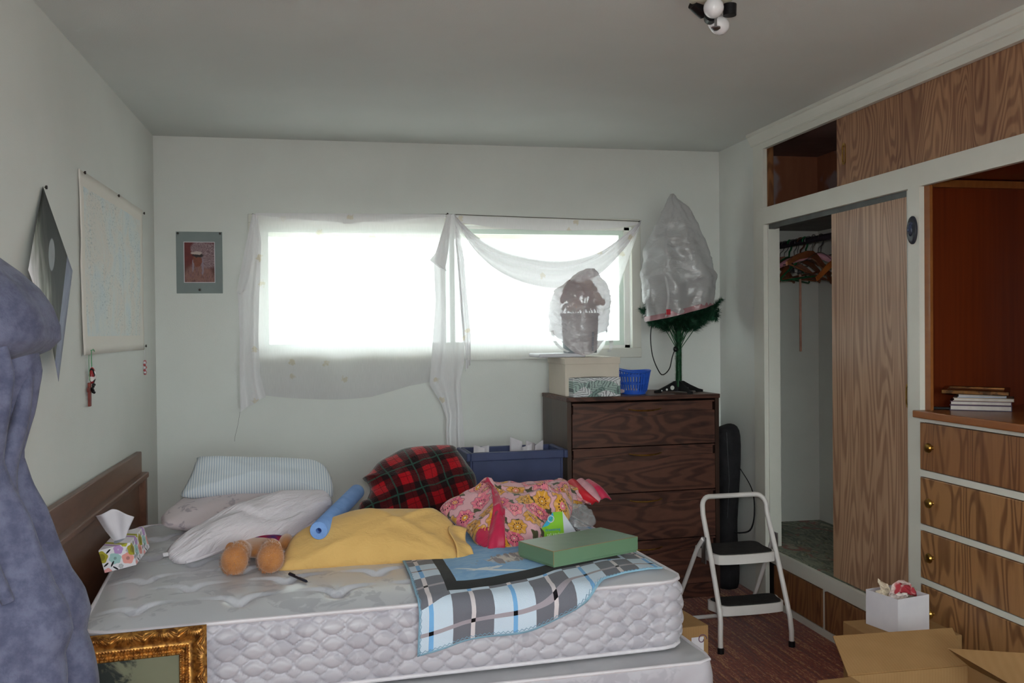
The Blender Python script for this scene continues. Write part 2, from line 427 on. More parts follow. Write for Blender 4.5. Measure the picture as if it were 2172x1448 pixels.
def knob(par, root, y, z, r=.016):
    m = MB().lathe([(r * .55, .006), (r * .42, 0), (r * .38, -.012), (r * .95, -.018), (r, -.022), (r * .8, -.028), (r * .25, -.030), (0.0005, -.030)], 18, axis='x')
    m.V = [(v[0] + XF - root.location.x, v[1] + y - root.location.y, v[2] + z - root.location.z) for v in m.V]
    m.to('knob', M_brass, par, smooth=True, label='round brass knob')
for (y0, y1) in ((3.968, 4.44), (3.325, 3.942)):
    d = cpart('low_drawer', M_drawer2, MB().box(XF - .004, XF + .012, y0, y1, .04, .213, .002)); knob(d, cl, (y0 + y1) / 2 + (.10 if y0 > 3.9 else 0), .127, .012)
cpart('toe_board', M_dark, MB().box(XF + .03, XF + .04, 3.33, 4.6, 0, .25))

up_ = thing('overhead_cupboard', 'overhead cupboard under the ceiling with sliding figured plywood door', 'cupboard', (XF, 3.3, 2.04))
cpart('top_rail', M_trim, MB().box(XF, XF + .022, YE, 4.655, 2.345, 2.44), up_)
cpart('left_stile', M_trim, MB().box(XF - .0005, XF + .022, 4.54, 4.655, 2.04, 2.345), up_)
# crown moulding with a small profile
m = MB(); prof = [(0, 2.375), (.006, 2.378), (.006, 2.385), (.012, 2.392), (.020, 2.41), (.026, 2.422), (.032, 2.426), (.032, 2.44), (0, 2.44)]
V = [(XF - a, yy, zz) for yy in (4.672, YE) for a, zz in prof]; n = len(prof)
m.add(V, [(i, (i + 1) % n, n + (i + 1) % n, n + i) for i in range(n)] + [tuple(range(n)), tuple(range(n, 2 * n))])
cpart('crown_moulding', M_trim, m, up_)
ud = cpart('sliding_door', figured_wood('pale_plywood_upper', S(182, 138, 104), S(108, 66, 48), 'z', 0.4, 170.0, 5.0, 0.9, contrast=0.85), MB().box(XF + .026, XF + .04, YE, 3.866, 2.045, 2.36), up_)
pull(ud, up_, 3.805, 2.183)
g = G('patched_plywood', .5); x, y, z = g.coords()
pn = g.noise(g.v3(1, 1, 1), 3.0, 3, .5, .3)
g.color(g.mix(g.step(.50, .56, pn), g.mix(g.noise(g.v3(3, 3, .4), 9, 3), S(176, 116, 84), S(150, 94, 68)), S(176, 156, 154))); M_patch = g.mat
cpart('end_panel', M_patch, MB().box(XF + .03, XB, 5.10, YB - .003, 2.04, 2.42), up_)
cpart('back_panel', M_patch, MB().box(XB - .012, XB - .001, 3.0, 5.10, 2.04, 2.42), up_)
cpart('cupboard_floor', M_drawer2, MB().box(XF + .022, XB, YE, 5.10, 2.005, 2.041), up_)
cpart('cupboard_ceiling', mottled('dusky_ceiling', S(150, 124, 114), S(130, 106, 98), 5, .6), MB().box(XF + .022, XB, YE, 5.10, 2.42, 2.438), up_)
cpart('jamb', M_drawer2, MB().box(XF + .022, XF + .055, 4.532, 4.541, 2.04, 2.40), up_)

dr = thing('built_in_drawer_unit', 'built-in drawers of amber figured plywood under a mahogany niche', 'drawer unit', (XF, 2.8, 0))
DY0, DY1 = 2.36, 3.234
m = MB()
for z0, z1 in ((0, .035), (.215, .247), (.437, .459), (.643, .665), (.848, .872), (1.056, 1.072)): m.box(XF, XF + .022, DY0, DY1, z0, z1)
m.box(XF, XF + .022, YE, DY0, 0, 1.953); cpart('drawer_rails', M_trim, m, dr)
for i, (z0, z1) in enumerate(((.035, .215), (.247, .437), (.459, .643), (.665, .848), (.872, 1.056))):
    d = cpart('drawer', M_drawer2 if i in (0, 4) else M_drawer, MB().box(XF - .003, XF + .014, DY0 + .003, DY1 - .003, z0 + .003, z1 - .003, .003), dr)
    knob(d, dr, 3.155, (z0 + z1) / 2 + .0, .019); knob(d, dr, 2.44, (z0 + z1) / 2, .019)
cpart('shelf', M_shelf, MB().box(XF - .028, XB, DY0, DY1 + .008, 1.072, 1.1, .004), dr)
cpart('shelf_inner', M_shelf, MB().box(XF + .022, XB, DY1, 3.328, 1.072, 1.0995), dr)
cpart('niche_side', M_niche, MB().box(XF + .022, XB, 3.318, 3.33, 1.1, 2.03), dr)
cpart('niche_edge', M_shelf, MB().box(XF + .022, XF + .034, 3.2, 3.233, 1.1, 1.953), dr)
cpart('niche_back', M_niche, MB().box(XB - .014, XB - .002, YE, 3.32, 1.1, 2.03), dr)
cpart('niche_ceiling', M_niche, MB().box(XF + .022, XB, YE, 3.32, 1.995, 2.005), dr)
cpart('niche_batten', M_shelf, MB().box(XF + .1, XB, 3.29, 3.318, 1.962, 1.99), dr)
cpart('carcass', M_dark, MB().box(XF + .03, XB, YE, 3.32, 0.0, 1.06), dr)
# ------------------------------------------------------------------ things in the closet
RX, RZ = 2.53, 1.885
tag(MB().tube([(RX, 3.35, RZ), (RX, 5.098, RZ)], .017, 14).to('clothes_rod', mottled('dark_rod', S(58, 52, 62), S(44, 40, 48), 10, .5), smooth=True), 'dark round clothes rod across the closet', 'rod')
M_hw = figured_wood('hanger_wood', S(150, 92, 54), S(104, 58, 34), 'x', .4, 8, 6, 1)
M_hg = mottled('green_plastic', S(32, 108, 66), S(24, 88, 52), 10, .35)
M_hb = mottled('brown_plastic', S(92, 60, 44), S(74, 46, 34), 10, .4)
M_wire = mottled('grey_wire', S(150, 148, 146), S(112, 110, 110), 20, .3, metal=.9)
M_pinkp = mottled('pink_satin', S(214, 158, 172), S(190, 128, 146), 18, .35, .2, 40, sheen=.3)
def hook(r=.0022, top=.0, drop=.06):
    pts = [(.021 * cos(a), 0, .0 + .021 * sin(a)) for a in [pi * (1.08 - k / 10 * 1.25) for k in range(0, 11)]]
    return pts
def hanger(kind, label, y, rz=0.0, tilt=0.0, dx=0.0, group='hangers on the closet rod'):
    t = thing('clothes_hanger', label, 'hanger', (RX + dx, y, RZ), (0, tilt, rz), group)
    hm = {'wood': M_wire, 'green': M_hg, 'brown': M_hb, 'wire': M_wire, 'pink': M_wire, 'orange': M_wire, 'clip': M_wire}[kind]
    hr = .0045 if kind in ('green', 'brown') else .0022
    hp = [(.021 * cos(a), 0, .021 * sin(a)) for a in [pi * (1.05 - k / 10 * 1.15) for k in range(11)]] + [(.014, 0, -.028), (0, 0, -.045), (0, 0, -.075)]
    MB().tube(hp, hr, 8).to('hook', hm, t, smooth=True)
    if kind in ('wood', 'orange'):
        mt = M_hw if kind == 'wood' else mottled('orange_wood', S(190, 110, 50), S(160, 86, 36), 8, .4)
        up_p = [(-.215, -.175), (-.13, -.115), (-.05, -.078), (0, -.066), (.05, -.078), (.13, -.115), (.215, -.175), (.21, -.195), (.12, -.142), (.04, -.112), (0, -.105), (-.04, -.112), (-.12, -.142), (-.21, -.195)]
        m = MB().prism(up_p, -.006, .006); m.V = [(a, c, b) for a, b, c in m.V]; m.to('body', mt, t)
        if kind == 'wood': MB().tube([(-.19, 0, -.183), (.19, 0, -.183)], .005, 8).to('bar', M_hw, t, smooth=True)
    elif kind == 'pink':
        MB().tube(spline([(-.2, 0, -.165), (-.12, 0, -.12), (0, 0, -.085), (.12, 0, -.12), (.2, 0, -.165)], 30, False), [.010 + .007 * min(1, 6 * min(k, 29 - k) / 29) + .0012 * sin(k * 2.2) for k in range(30)], 12).to('padded_arm', M_pinkp, t, smooth=True)
    elif kind == 'clip':
        MB().tube([(-.16, 0, -.1), (.16, 0, -.1)], .003, 8).tube([(0, 0, -.07), (0, 0, -.1)], .003, 8).to('bar', M_wire, t, smooth=True)
        for sx in (-.12, .12): MB().box(sx - .012, sx + .012, -.008, .008, -.15, -.092, .003).to('clip', M_black, t)
    else:
        mt = hm; r_ = .0045 if kind in ('green', 'brown') else .0018
        MB().tube(spline([(0, 0, -.075), (.1, 0, -.12), (.2, 0, -.175), (.208, 0, -.188), (.19, 0, -.194), (0, 0, -.194), (-.19, 0, -.194), (-.208, 0, -.188), (-.2, 0, -.175), (-.1, 0, -.12)], 60), r_, 8, closed=True).to('body', mt, t, smooth=True)
    return t
hanger('wood', 'brown wooden hanger nearest the closet corner', 5.0, .45, .06, -.03)
hanger('clip', 'wire trouser hanger with two black clips beside the corner', 4.95, -.4, .14)
hanger('wood', 'second brown wooden hanger from the closet corner', 4.90, -.3, .12)
hanger('green', 'green plastic hanger with a thick green hook, farther in', 4.85, .5, .10)
hanger('wire', 'thin wire hanger between the two green hangers', 4.81, -.55, -.08)
hanger('wood', 'brown wooden hanger in the middle of the rod', 4.77, .55, -.14)
hanger('brown', 'dark brown plastic hanger behind the pink padded one', 4.72, -.45, .10)
hanger('green', 'green plastic hanger close to the sliding door', 4.68, .35, -.12)
hanger('clip', 'wire trouser hanger with black clips right behind the pink one', 4.64, -.2, -.2)
hanger('pink', 'pink satin padded hanger', 4.60, -.45, .12, .04)
hanger('wood', 'brown wooden hanger in front of the pink padded one', 4.55, .5, .2, -.02)
hanger('wire', 'thin wire hanger just behind the orange one', 4.51, .3, .05)
hanger('orange', 'small orange-brown wooden hanger at the sliding door edge', 4.47, .1, -.16, .12)
tag(MB().box(-.006, .006, -.004, .004, -.40, .02, .002).to('wooden_rod', mottled('pinkish_wood', S(196, 150, 130), S(178, 130, 112), 12, .6), loc=(2.53, 4.735, 1.69)), 'thin pinkish wooden stick hanging below the hangers', 'stick')

# ------------------------------------------------------------------ things in the niche
M_pages = mottled('page_edges', S(214, 204, 198), S(196, 186, 180), 30, .8)
def book(name, label, cat, cx, cy, z, L, W, T, rz, cover):
    t = thing(name, label, cat, (cx, cy, z), (0, 0, rz), 'books stacked in the niche')
    MB().box(-L / 2, L / 2, -W / 2, W / 2, 0, .0025).box(-L / 2, L / 2, -W / 2, W / 2, T - .0025, T).box(L / 2 - .003, L / 2, -W / 2, W / 2, 0, T).to('cover', cover, t)
    MB().box(-L / 2 + .004, L / 2 - .003, -W / 2 + .003, W / 2 - .003, .0025, T - .0025).to('pages', M_pages, t)
    return t
zb = 1.1005; bxy = (2.445, 3.185)
ck = lambda n, a, b: mottled(n, a, b, 12, .5)
book('book', 'lowest book of the stack, dark purple cover', 'book', bxy[0], bxy[1], zb, .21, .155, .020, radians(-38), ck('purple_cover', S(70, 50, 80), S(60, 42, 70)))
book('book', 'second book from the bottom of the stack, dark plum spine line', 'book', bxy[0] + .002, bxy[1] + .004, zb + .020, .208, .150, .015, radians(-37), ck('plum_cover', S(96, 60, 80), S(84, 52, 70)))
book('book', 'third book up in the stack, tan cover', 'book', bxy[0] + .01, bxy[1] - .004, zb + .035, .205, .145, .012, radians(-39), ck('tan_cover', S(190, 170, 150), S(176, 156, 138)))
book('book', 'thin pale blue book directly under the gilt frame', 'book', bxy[0] + .008, bxy[1] + .006, zb + .047, .165, .11, .016, radians(-36), ck('pale_blue_cover', S(196, 206, 226), S(180, 192, 214)))
t = thing('picture_frame', 'gilt and black picture frame lying on top of the books', 'picture frame', (bxy[0] - .012, bxy[1] + .01, zb + .0635), (radians(2), radians(1), radians(-40)))
m = MB()
for a in ((-.115, .115, -.09, -.07), (-.115, .115, .07, .09), (-.115, -.095, -.07, .07), (.095, .115, -.07, .07)): m.box(*a, 0, .016, .003)
m.to('gilt_rim', mottled('gilt', S(120, 80, 40), S(60, 40, 24), 30, .25, metal=.7), t)
MB().box(-.096, .096, -.071, .071, .003, .010).to('back_board', mottled('red_brown_board', S(110, 52, 34), S(84, 40, 28), 8, .3), t)
tag(MB().box(-.07, .07, -.009, .009, 0, .010, .003).to('spectacle_case', M_black, loc=(2.315, 3.22, 1.1005), rot=(0, 0, -.75)), 'flat black case on the shelf edge before the books', 'case')
tag(MB().lathe([(.001, 0), (.028, 0), (.033, .006), (.034, .025), (.028, .034), (.010, .038), (.001, .038)], 24).to('black_dish', M_black, loc=(2.50, 2.885, 1.1005), smooth=True), 'round black object at the right end of the shelf', 'dish')

# oval plaque on the stile
t = thing('wall_plaque', 'small dark blue oval plaque with a raised face on the post', 'plaque', (XF, 3.272, 1.79))
M_plq = mottled('blue_black_glaze', S(62, 74, 104), S(34, 38, 52), 30, .3, coat=.4)
m = MB().lathe([(.001, -.012), (.022, -.0115), (.029, -.009), (.031, -.005), (.031, 0)], 30, axis='x'); m.V = [(a, b * .95, c * 1.75) for a, b, c in m.V]; m.to('medallion', mottled('dark_slate', S(52, 54, 64), S(36, 38, 46), 30, .35), t, smooth=True)
m = MB().ball((-.012, 0, .002), (.009, .014, .026), 20, 14).ball((-.020, 0, 0), (.006, .0035, .008), 10, 8).ball((-.0165, .006, .009), (.004, .0045, .003)).ball((-.0165, -.006, .009), (.004, .0045, .003)).ball((-.018, 0, -.0125), (.003, .006, .002)).ball((-.010, 0, .024), (.007, .015, .009))
m.to('face', M_plq, t, smooth=True)

# ------------------------------------------------------------------ back wall: matted portrait print
t = thing('matted_print', 'grey-green matted print of a figure in a feathered headdress', 'picture', (-.646, YB, 1.788))
M_mat = mottled('grey_green_mat', S(140, 149, 149), S(132, 141, 141), 6, .8)
m = MB(); hw, hh, iw, i0, i1 = .115, .16, .078, -.105, .108
m.box(-hw, -iw, -.004, 0, -hh, hh); m.box(iw, hw, -.004, 0, -hh, hh); m.box(-iw, iw, -.004, 0, -hh, i0); m.box(-iw, iw, -.004, 0, i1, hh); m.to('mat_board', M_mat, t)
m = MB(); b = .0035
m.box(-iw, -iw + b, -.0045, -.001, i0, i1); m.box(iw - b, iw, -.0045, -.001, i0, i1); m.box(-iw, iw, -.0045, -.001, i0, i0 + b); m.box(-iw, iw, -.0045, -.001, i1 - b, i1); m.to('bevel_edge', M_paper, t)
g = G('portrait_print', .5); x, _, z = g.coords(); u = x / .078; v = z / .106
nz = g.noise(g.vec(x * 40, z * 40), 1, 3, .6); w1 = (nz - .5) * .25
def ell_(cx, cy, rx, ry, sft=.15):
    a_ = (u + w1 - cx) / rx; b_ = (v + w1 - cy) / ry
    return g.step(1 + sft, 1 - sft, (a_ * a_ + b_ * b_).sqrt())
ang = g.math('ARCTAN2', v - .18, u + .12)
strk = g.noise(g.vec(ang * 14, (u * u + v * v) * 2.5), 1.6, 4, .7)
col = g.mix(nz, S(128, 52, 48), S(84, 34, 36))
col = g.mix(g.step(.1, -.55, v) * .8, col, S(92, 62, 56))
stv = g.noise(g.vec(u * 9, v * 2.5, 4), 1, 4, .65)
col = g.mix(ell_(-.05, -1.05, 1.05, 1.0), col, g.ramp(stv, [(.35, S(96, 62, 64)), (.5, S(150, 108, 98)), (.65, S(120, 84, 92))]))
fe = g.mix(g.step(.36, .66, strk), S(104, 74, 82), S(172, 146, 150))
col = g.mix(ell_(.55, .35, .75, .62), col, fe); col = g.mix(ell_(.0, .68, .55, .36), col, fe)
col = g.mix(ell_(-.14, .08, .30, .30, .1), col, g.mix(nz, S(150, 88, 68), S(104, 56, 46)))
col = g.mix(ell_(-.12, .34, .36, .09), col, S(46, 34, 36)); col = g.mix(ell_(-.2, .46, .36, .08), col, S(196, 176, 170))
col = g.mix(ell_(-.42, -.16, .07, .30), col, S(150, 130, 140)); col = g.mix(ell_(.2, -.2, .07, .44), col, S(146, 128, 140))
g.color(col)
MB().box(-iw, iw, -.002, 0, i0, i1).to('print', g.mat, t)
for px_, pz in ((-.105, .151), (.105, .151), (0, -.142)): MB().lathe([(.001, -.010), (.006, -.009), (.006, -.004), (.0015, -.003), (.001, .0)], 12, (px_, 0, pz), 'y').to('push_pin', M_pin, t, smooth=True)

# ------------------------------------------------------------------ left wall: map, diamond poster, hanging ornaments
def pin(t, y, z, x=0.0): MB().lathe([(.001, .010), (.006, .009), (.006, .004), (.0015, .003), (.001, .0)], 12, (x, y, z), 'x').to('push_pin', M_pin, t, smooth=True)
t = thing('wall_map', 'large pale map pinned to the left wall', 'map', (XL + .003, 4.2, 1.68))
g = G('map_print', .75, 0, .15); _, y, z = g.coords()
inn = g.step(.535, .53, y.abs()) * g.step(.275, .27, (z - .005).abs())
n1 = g.noise(g.vec(y * 3, z * 3, 0), 1.6, 4, .6, .6); n2 = g.noise(g.vec(y * 45, z * 120, 0), 1, 3, .7, .5); n3 = g.noise(g.vec(y * 8, z * 6, 3), 1, 4)
lc = g.ramp(n1, [(.36, S(222, 230, 232)), (.47, S(230, 233, 230)), (.58, S(234, 229, 222)), (.7, S(226, 229, 227))])
lc = g.mix(g.step(.52, .66, n2) * g.step(.36, .62, n3) * .5, lc, S(140, 158, 166))
lc = g.mix(g.step(.006, .001, (y - .14).abs()) * .3, lc, S(180, 180, 176))
g.color(g.mix(inn, S(236, 230, 222), lc)); g.bump(n1, .15, .01)
m = MB().grid(lambda a, b: (.002 + .004 * fbm(a * 3, b * 2.2) + (.008 * (1 - b) ** 3 * (1 - a)), -.59 + a * 1.18, -.335 + b * .668), 40, 24); m.to('map_sheet', g.mat, t, smooth='all', solid=.0006)
for y_, z_ in ((-.545, .325), (.02, .322), (.582, .318), (.582, -.318)): pin(t, y_, z_, .006)

t = thing('art_poster', 'grey and white poster pinned by one corner as a diamond', 'poster', (XL + .004, 3.2, 1.6))
T_, R_, B_, L_ = Vector((0, -.028, .282)), Vector((.008, .275, .038)), Vector((.036, -.025, -.328)), Vector((.024, -.272, .006))
g = G('poster_print', .6, 0, .2); uu, vv, _ = g.coords('UV')
nz = g.noise(g.vec(uu * 3, vv * 3, 0), 1.4, 4, .6, .8); sw = g.noise(g.vec((uu - vv * .6) * 9, (uu + vv) * 1.4, 1), 1, 3)
lum = g.ramp(vv * .8 - uu * .55 + (sw - .5) * .7 + .02, [(.05, S(44, 46, 44)), (.32, S(84, 86, 80)), (.52, S(160, 162, 154)), (.75, S(240, 238, 240))])
a_ = (uu - .40) / .085; b_ = (vv - .36) / .15; r_ = a_ * a_ + b_ * b_
lum = g.mix(g.step(1.15, .85, r_), lum, g.mix(nz, S(176, 180, 184), S(140, 144, 150)))
lum = g.mix(g.step(.80, .81, uu), lum, g.mix(g.noise(g.vec(uu * 9, vv * 3, 2), 1.5, 4, .6, 1), S(104, 112, 146), S(172, 178, 196)))
g.color(lum)
nu = 16; m = MB().grid(lambda a, b: tuple((T_.lerp(R_, a)).lerp(L_.lerp(B_, a), b) + Vector((.010 * sin(pi * a) * b, 0, 0))), nu, nu)
po = m.to('poster_sheet', g.mat, t, smooth='all', recalc=False, solid=.0006)
uvl = po.data.uv_layers.new(name='UVMap')
for lp in po.data.loops:
    i = lp.vertex_index; uvl.data[lp.index].uv = ((i % (nu + 1)) / nu, (i // (nu + 1)) / nu)
pin(t, -.028, .279, .004)

t = thing('hanging_ornament', 'beaded ornament and small red-brown cross hanging below the map corner', 'ornament', (XL, 3.70, 1.36))
M_cord = mottled('green_cord', S(120, 170, 130), S(90, 140, 106), 40, .6)
MB().tube([(.004, 0, 0), (.018, 0, 0), (.022, .01, .004), (.022, .025, -.003)], .0022, 8).to('hook', M_cord, t, smooth=True)
MB().tube(spline([(.012, -.012, 0), (.012, -.016, -.05), (.012, -.008, -.11)], 12, False), .0014, 6).tube(spline([(.016, .006, -.002), (.016, .004, -.03), (.016, .008, -.062)], 10, False), .0022, 6).to('cord', M_cord, t, smooth=True)
g = G('beadwork', .3, 0, .5); x, y, z = g.coords(); vd, _, _, vr, vg = g.voro(g.vec(y * 130, z * 90)); g.color(g.ramp(vr, [(.0, S(24, 20, 22)), (.42, S(30, 24, 26)), (.45, S(220, 214, 210)), (.7, S(228, 222, 218)), (.72, S(160, 40, 46)), (1, S(150, 34, 40))])); g.bump(vd, .6, .004)
MB().ball((.018, .008, -.092), (.012, .020, .032), 18, 14).to('bead_cluster', g.mat, t, smooth=True)
for k in range(9):
    a = k * .75; MB().ball((.018 + .002 * (k % 2), .016 + .011 * cos(a), -.128 - .0032 * k + .006 * sin(a)), .0052, 10, 8).to('bead', M_black, t, smooth=True)
m = MB().box(-.005, .005, -.009, .009, -.205, -.118, .002).box(-.005, .005, -.020, .020, -.152, -.135, .002); m.V = [(a + .010, b - .004, c) for a, b, c in m.V]; m.to('cross', mottled('red_brown_wood', S(132, 62, 52), S(108, 46, 40), 30, .5), t)
t = thing('small_wreath', 'tiny red and white wreath hanging near the wall corner', 'ornament', (XL + .006, 4.8, 1.258))
MB().tube([(0, 0, .032), (0, -.002, .085)], .0008, 6).to('thread', M_paper, t)
for k in range(14):
    a = 2 * pi * k / 14; MB().ball((0, .014 * cos(a) * 1.0, .030 * sin(a)), .0065, 8, 6).to('bead', M_paper if k % 2 else mottled('pink_red', S(200, 110, 110), S(176, 80, 84), 30, .5), t, smooth=True)

# ------------------------------------------------------------------ sheer curtains
def sheer(name, dens, tint=(.93, .91, .93, 1), spots=True, trans=.55):
    g = G(name, .9); x, y, z = g.coords()
    d = g.node('BsdfDiffuse'); tl = g.node('BsdfTranslucent'); tp = g.node('BsdfTransparent')
    weave = ((x * 2600).sin() * .5 + .5) * .12 + g.noise(g.vec(x * 300, z * 20), 1, 2) * .12
    col = tint
    if spots:
        vd, vx, vy, r1, r2 = g.voro(g.vec(x * 6.5, z * 6.5)); fl_ = g.noise(g.vec(x * 60, z * 60), 1, 2)
        col = g.mix(g.step(.12, .06, vd + (fl_ - .5) * .3) * g.step(.55, .6, r1) * .4, tint, S(214, 190, 130))
    g.put(d.inputs[0], col); g.put(tl.inputs[0], col)
    m1 = g.node('MixShader'); m1.inputs[0].default_value = trans; g.nt.links.new(d.outputs[0], m1.inputs[1]); g.nt.links.new(tl.outputs[0], m1.inputs[2])
    m2 = g.node('MixShader'); g.put(m2.inputs[0], weave + (dens - .12)); g.nt.links.new(tp.outputs[0], m2.inputs[1]); g.nt.links.new(m1.outputs[0], m2.inputs[2])
    g.nt.links.new(m2.outputs[0], g.out.inputs[0]); return g.mat
M_sh = sheer('sheer_voile', .72); M_sh2 = sheer('gathered_voile', .90, spots=True, trans=.14)
def lerp_curve(pts, t):
    n = len(pts) - 1; i = min(n - 1, int(t * n)); f_ = t * n - i
    return [pts[i][k] + (pts[i + 1][k] - pts[i][k]) * f_ for k in range(len(pts[0]))]
YC = YB - .045
def ribbon(name, par, left, right, pleats, amp, mat, nu=40, nv=50, seed=0, y0=YC):
    def fn(u, v):
        l = lerp_curve(left, 1 - v); r = lerp_curve(right, 1 - v)
        ph = pleats * 2 * pi * u + 1.2 * sin(3 * v + seed)
        env = .35 + .65 * (1 - v)
        return (l[0] + (r[0] - l[0]) * (u + .25 / (pleats + 1) * sin(ph) * .3), y0 - amp * env * (sin(ph) + .4 * fbm(u * 4 + seed, v * 3)), l[1] + (r[1] - l[1]) * u)
    return MB().grid(fn, nu, nv).to(name, mat, par, smooth='all', recalc=False)
cr = thing('curtain_wire', 'thin wire stretched between nails above the window', 'curtain rod', (.68, YB, 2.05))
MB().tube([(-1.055, -.03, -.012), (-.02, -.03, .004), (1.065, -.03, -.02)], .0022, 8).to('wire', mottled('dull_wire', S(120, 116, 112), S(100, 96, 92), 20, .4), cr, smooth=True)
for xx, zz in ((-1.052, -.012), (-.03, .006), (1.062, -.022)): MB().lathe([(.0015, 0), (.0015, -.034), (.005, -.034), (.005, -.038), (.001, -.039)], 10, (xx, 0, zz), 'y').to('nail', M_pin, cr)
ct = thing('sheer_curtain', 'left white sheer curtain, spread flat over the wide left pane', 'curtain', (0, 0, 0), group='sheer curtains on the window wire')
def left_sheet(u, v):
    x_ = -.355 + u * .985
    zt = 2.035 - .038 * sin(pi * u) ** 1.0 + .012 * u; zbot = 1.098 - .035 * sin(pi * min(1, u * 1.25)) ** 1 + .06 * max(0, u - .6) / .4
    z_ = zbot + (zt - zbot) * v
    return (x_, YC - .004 - .010 * sin(u * 17 + 2 * v) * (.3 + .7 * (1 - v)) - .012 * fbm(u * 5, v * 2) - .02 * sin(pi * v) * sin(pi * u), z_)
MB().grid(left_sheet, 70, 40).to('sheet', M_sh, ct, smooth='all', recalc=False)
MB().grid(lambda u, v: (-.36 + u * 1.0, YC + .006 - .004 * sin(u * 30), 2.045 + .008 * u - (1 - v) * (.02 + .035 * sin(pi * u))), 50, 4).to('top_hem', M_sh2, ct, smooth='all', recalc=False)
ribbon('left_cascade', ct, [(-.372, 2.036), (-.40, 1.90), (-.43, 1.76), (-.452, 1.62), (-.445, 1.43), (-.448, 1.2), (-.447, 1.012)], [(-.345, 2.034), (-.33, 1.9), (-.335, 1.75), (-.345, 1.6), (-.352, 1.4), (-.345, 1.2), (-.318, 1.088)], 2, .010, M_sh2, seed=1, y0=YC - .018)
ribbon('fold_panel', ct, [(-.372, 2.036), (-.425, 1.78), (-.455, 1.63), (-.44, 1.62)], [(-.36, 2.034), (-.37, 1.8), (-.40, 1.66), (-.41, 1.64)], 1, .01, M_sh2, 16, 20, 3, y0=YC - .032)
MB().tube(spline([(-.447, YC - .02, 1.012), (-.46, YC - .015, .94), (-.478, YB - .01, .88), (-.482, YB - .004, .852)], 14, False), .0009, 6).to('loose_thread', mottled('thread', S(150, 146, 148), S(130, 128, 130), 30, .8), ct)
ribbon('right_cascade', ct, [(.648, 2.05), (.60, 1.9), (.572, 1.78), (.58, 1.58), (.56, 1.35), (.54, 1.132), (.60, 1.03), (.627, .95), (.622, .86), (.628, .76)], [(.69, 2.05), (.70, 1.9), (.712, 1.78), (.725, 1.58), (.735, 1.42), (.73, 1.25), (.705, 1.15), (.712, 1.0), (.716, .9), (.722, .775)], 2, .014, M_sh2, 60, 70, 2, y0=YC - .022)
ribbon('folded_corner', ct, [(.64, 2.046), (.575, 1.84), (.545, 1.80), (.60, 1.76)], [(.66, 2.046), (.645, 1.86), (.63, 1.76), (.64, 1.74)], 1, .008, M_sh2, 16, 20, 5, y0=YC - .04)
c2 = thing('sheer_curtain', 'right white sheer curtain, drawn into a swag over the narrower pane', 'curtain', (0, 0, 0), group='sheer curtains on the window wire')
topc = spline([(.682, 2.045), (.805, 1.924), (.987, 1.836), (1.253, 1.795), (1.471, 1.839), (1.637, 1.945), (1.735, 2.026)], 61, False)
botc = spline([(.73, 1.262), (.90, 1.258), (1.10, 1.262), (1.32, 1.264), (1.50, 1.30), (1.585, 1.58), (1.742, 2.02)], 61, False)
def swag(u, v):
    a = topc[int(u * 60)]; b = botc[int(u * 60)]
    fo = .016 * sin(34 * (1 - v) ** .8 - 3 * sin(pi * u)) * exp(-4.0 * (1 - v)) + .008 * sin(u * 14 + 4 * v) * (1 - v)
    return (b.x + (a.x - b.x) * v, YC - .010 - fo - .02 * exp(-6 * (1 - v)), b.y + (a.y - b.y) * v)
MB().grid(swag, 60, 60).to('swag_sheet', M_sh, c2, smooth='all', recalc=False)
def sroll(u, v):
    a = topc[int(u * 60)]; return (a.x, YC - .036 - .010 * sin(v * 14 + 2 * u), a.y + .004 - .15 * v * sin(pi * u) ** .6)
MB().grid(sroll, 60, 14).to('swag_folds', M_sh2, c2, smooth='all', recalc=False)
MB().grid(lambda u, v: (.69 + u * 1.045, YC + .008 - .004 * sin(u * 24), 2.048 - .024 * u - (1 - v) * (.03 + .045 * sin(pi * u) ** .7 - .02 * u)), 50, 5).to('valance', M_sh2, c2, smooth='all', recalc=False)
ribbon('inner_tail', c2, [(.672, 2.05), (.70, 1.8), (.715, 1.5), (.735, 1.3), (.735, 1.2)], [(.70, 2.045), (.735, 1.8), (.752, 1.55), (.765, 1.4), (.762, 1.235)], 2, .010, M_sh2, 20, 40, 7, y0=YC - .012)
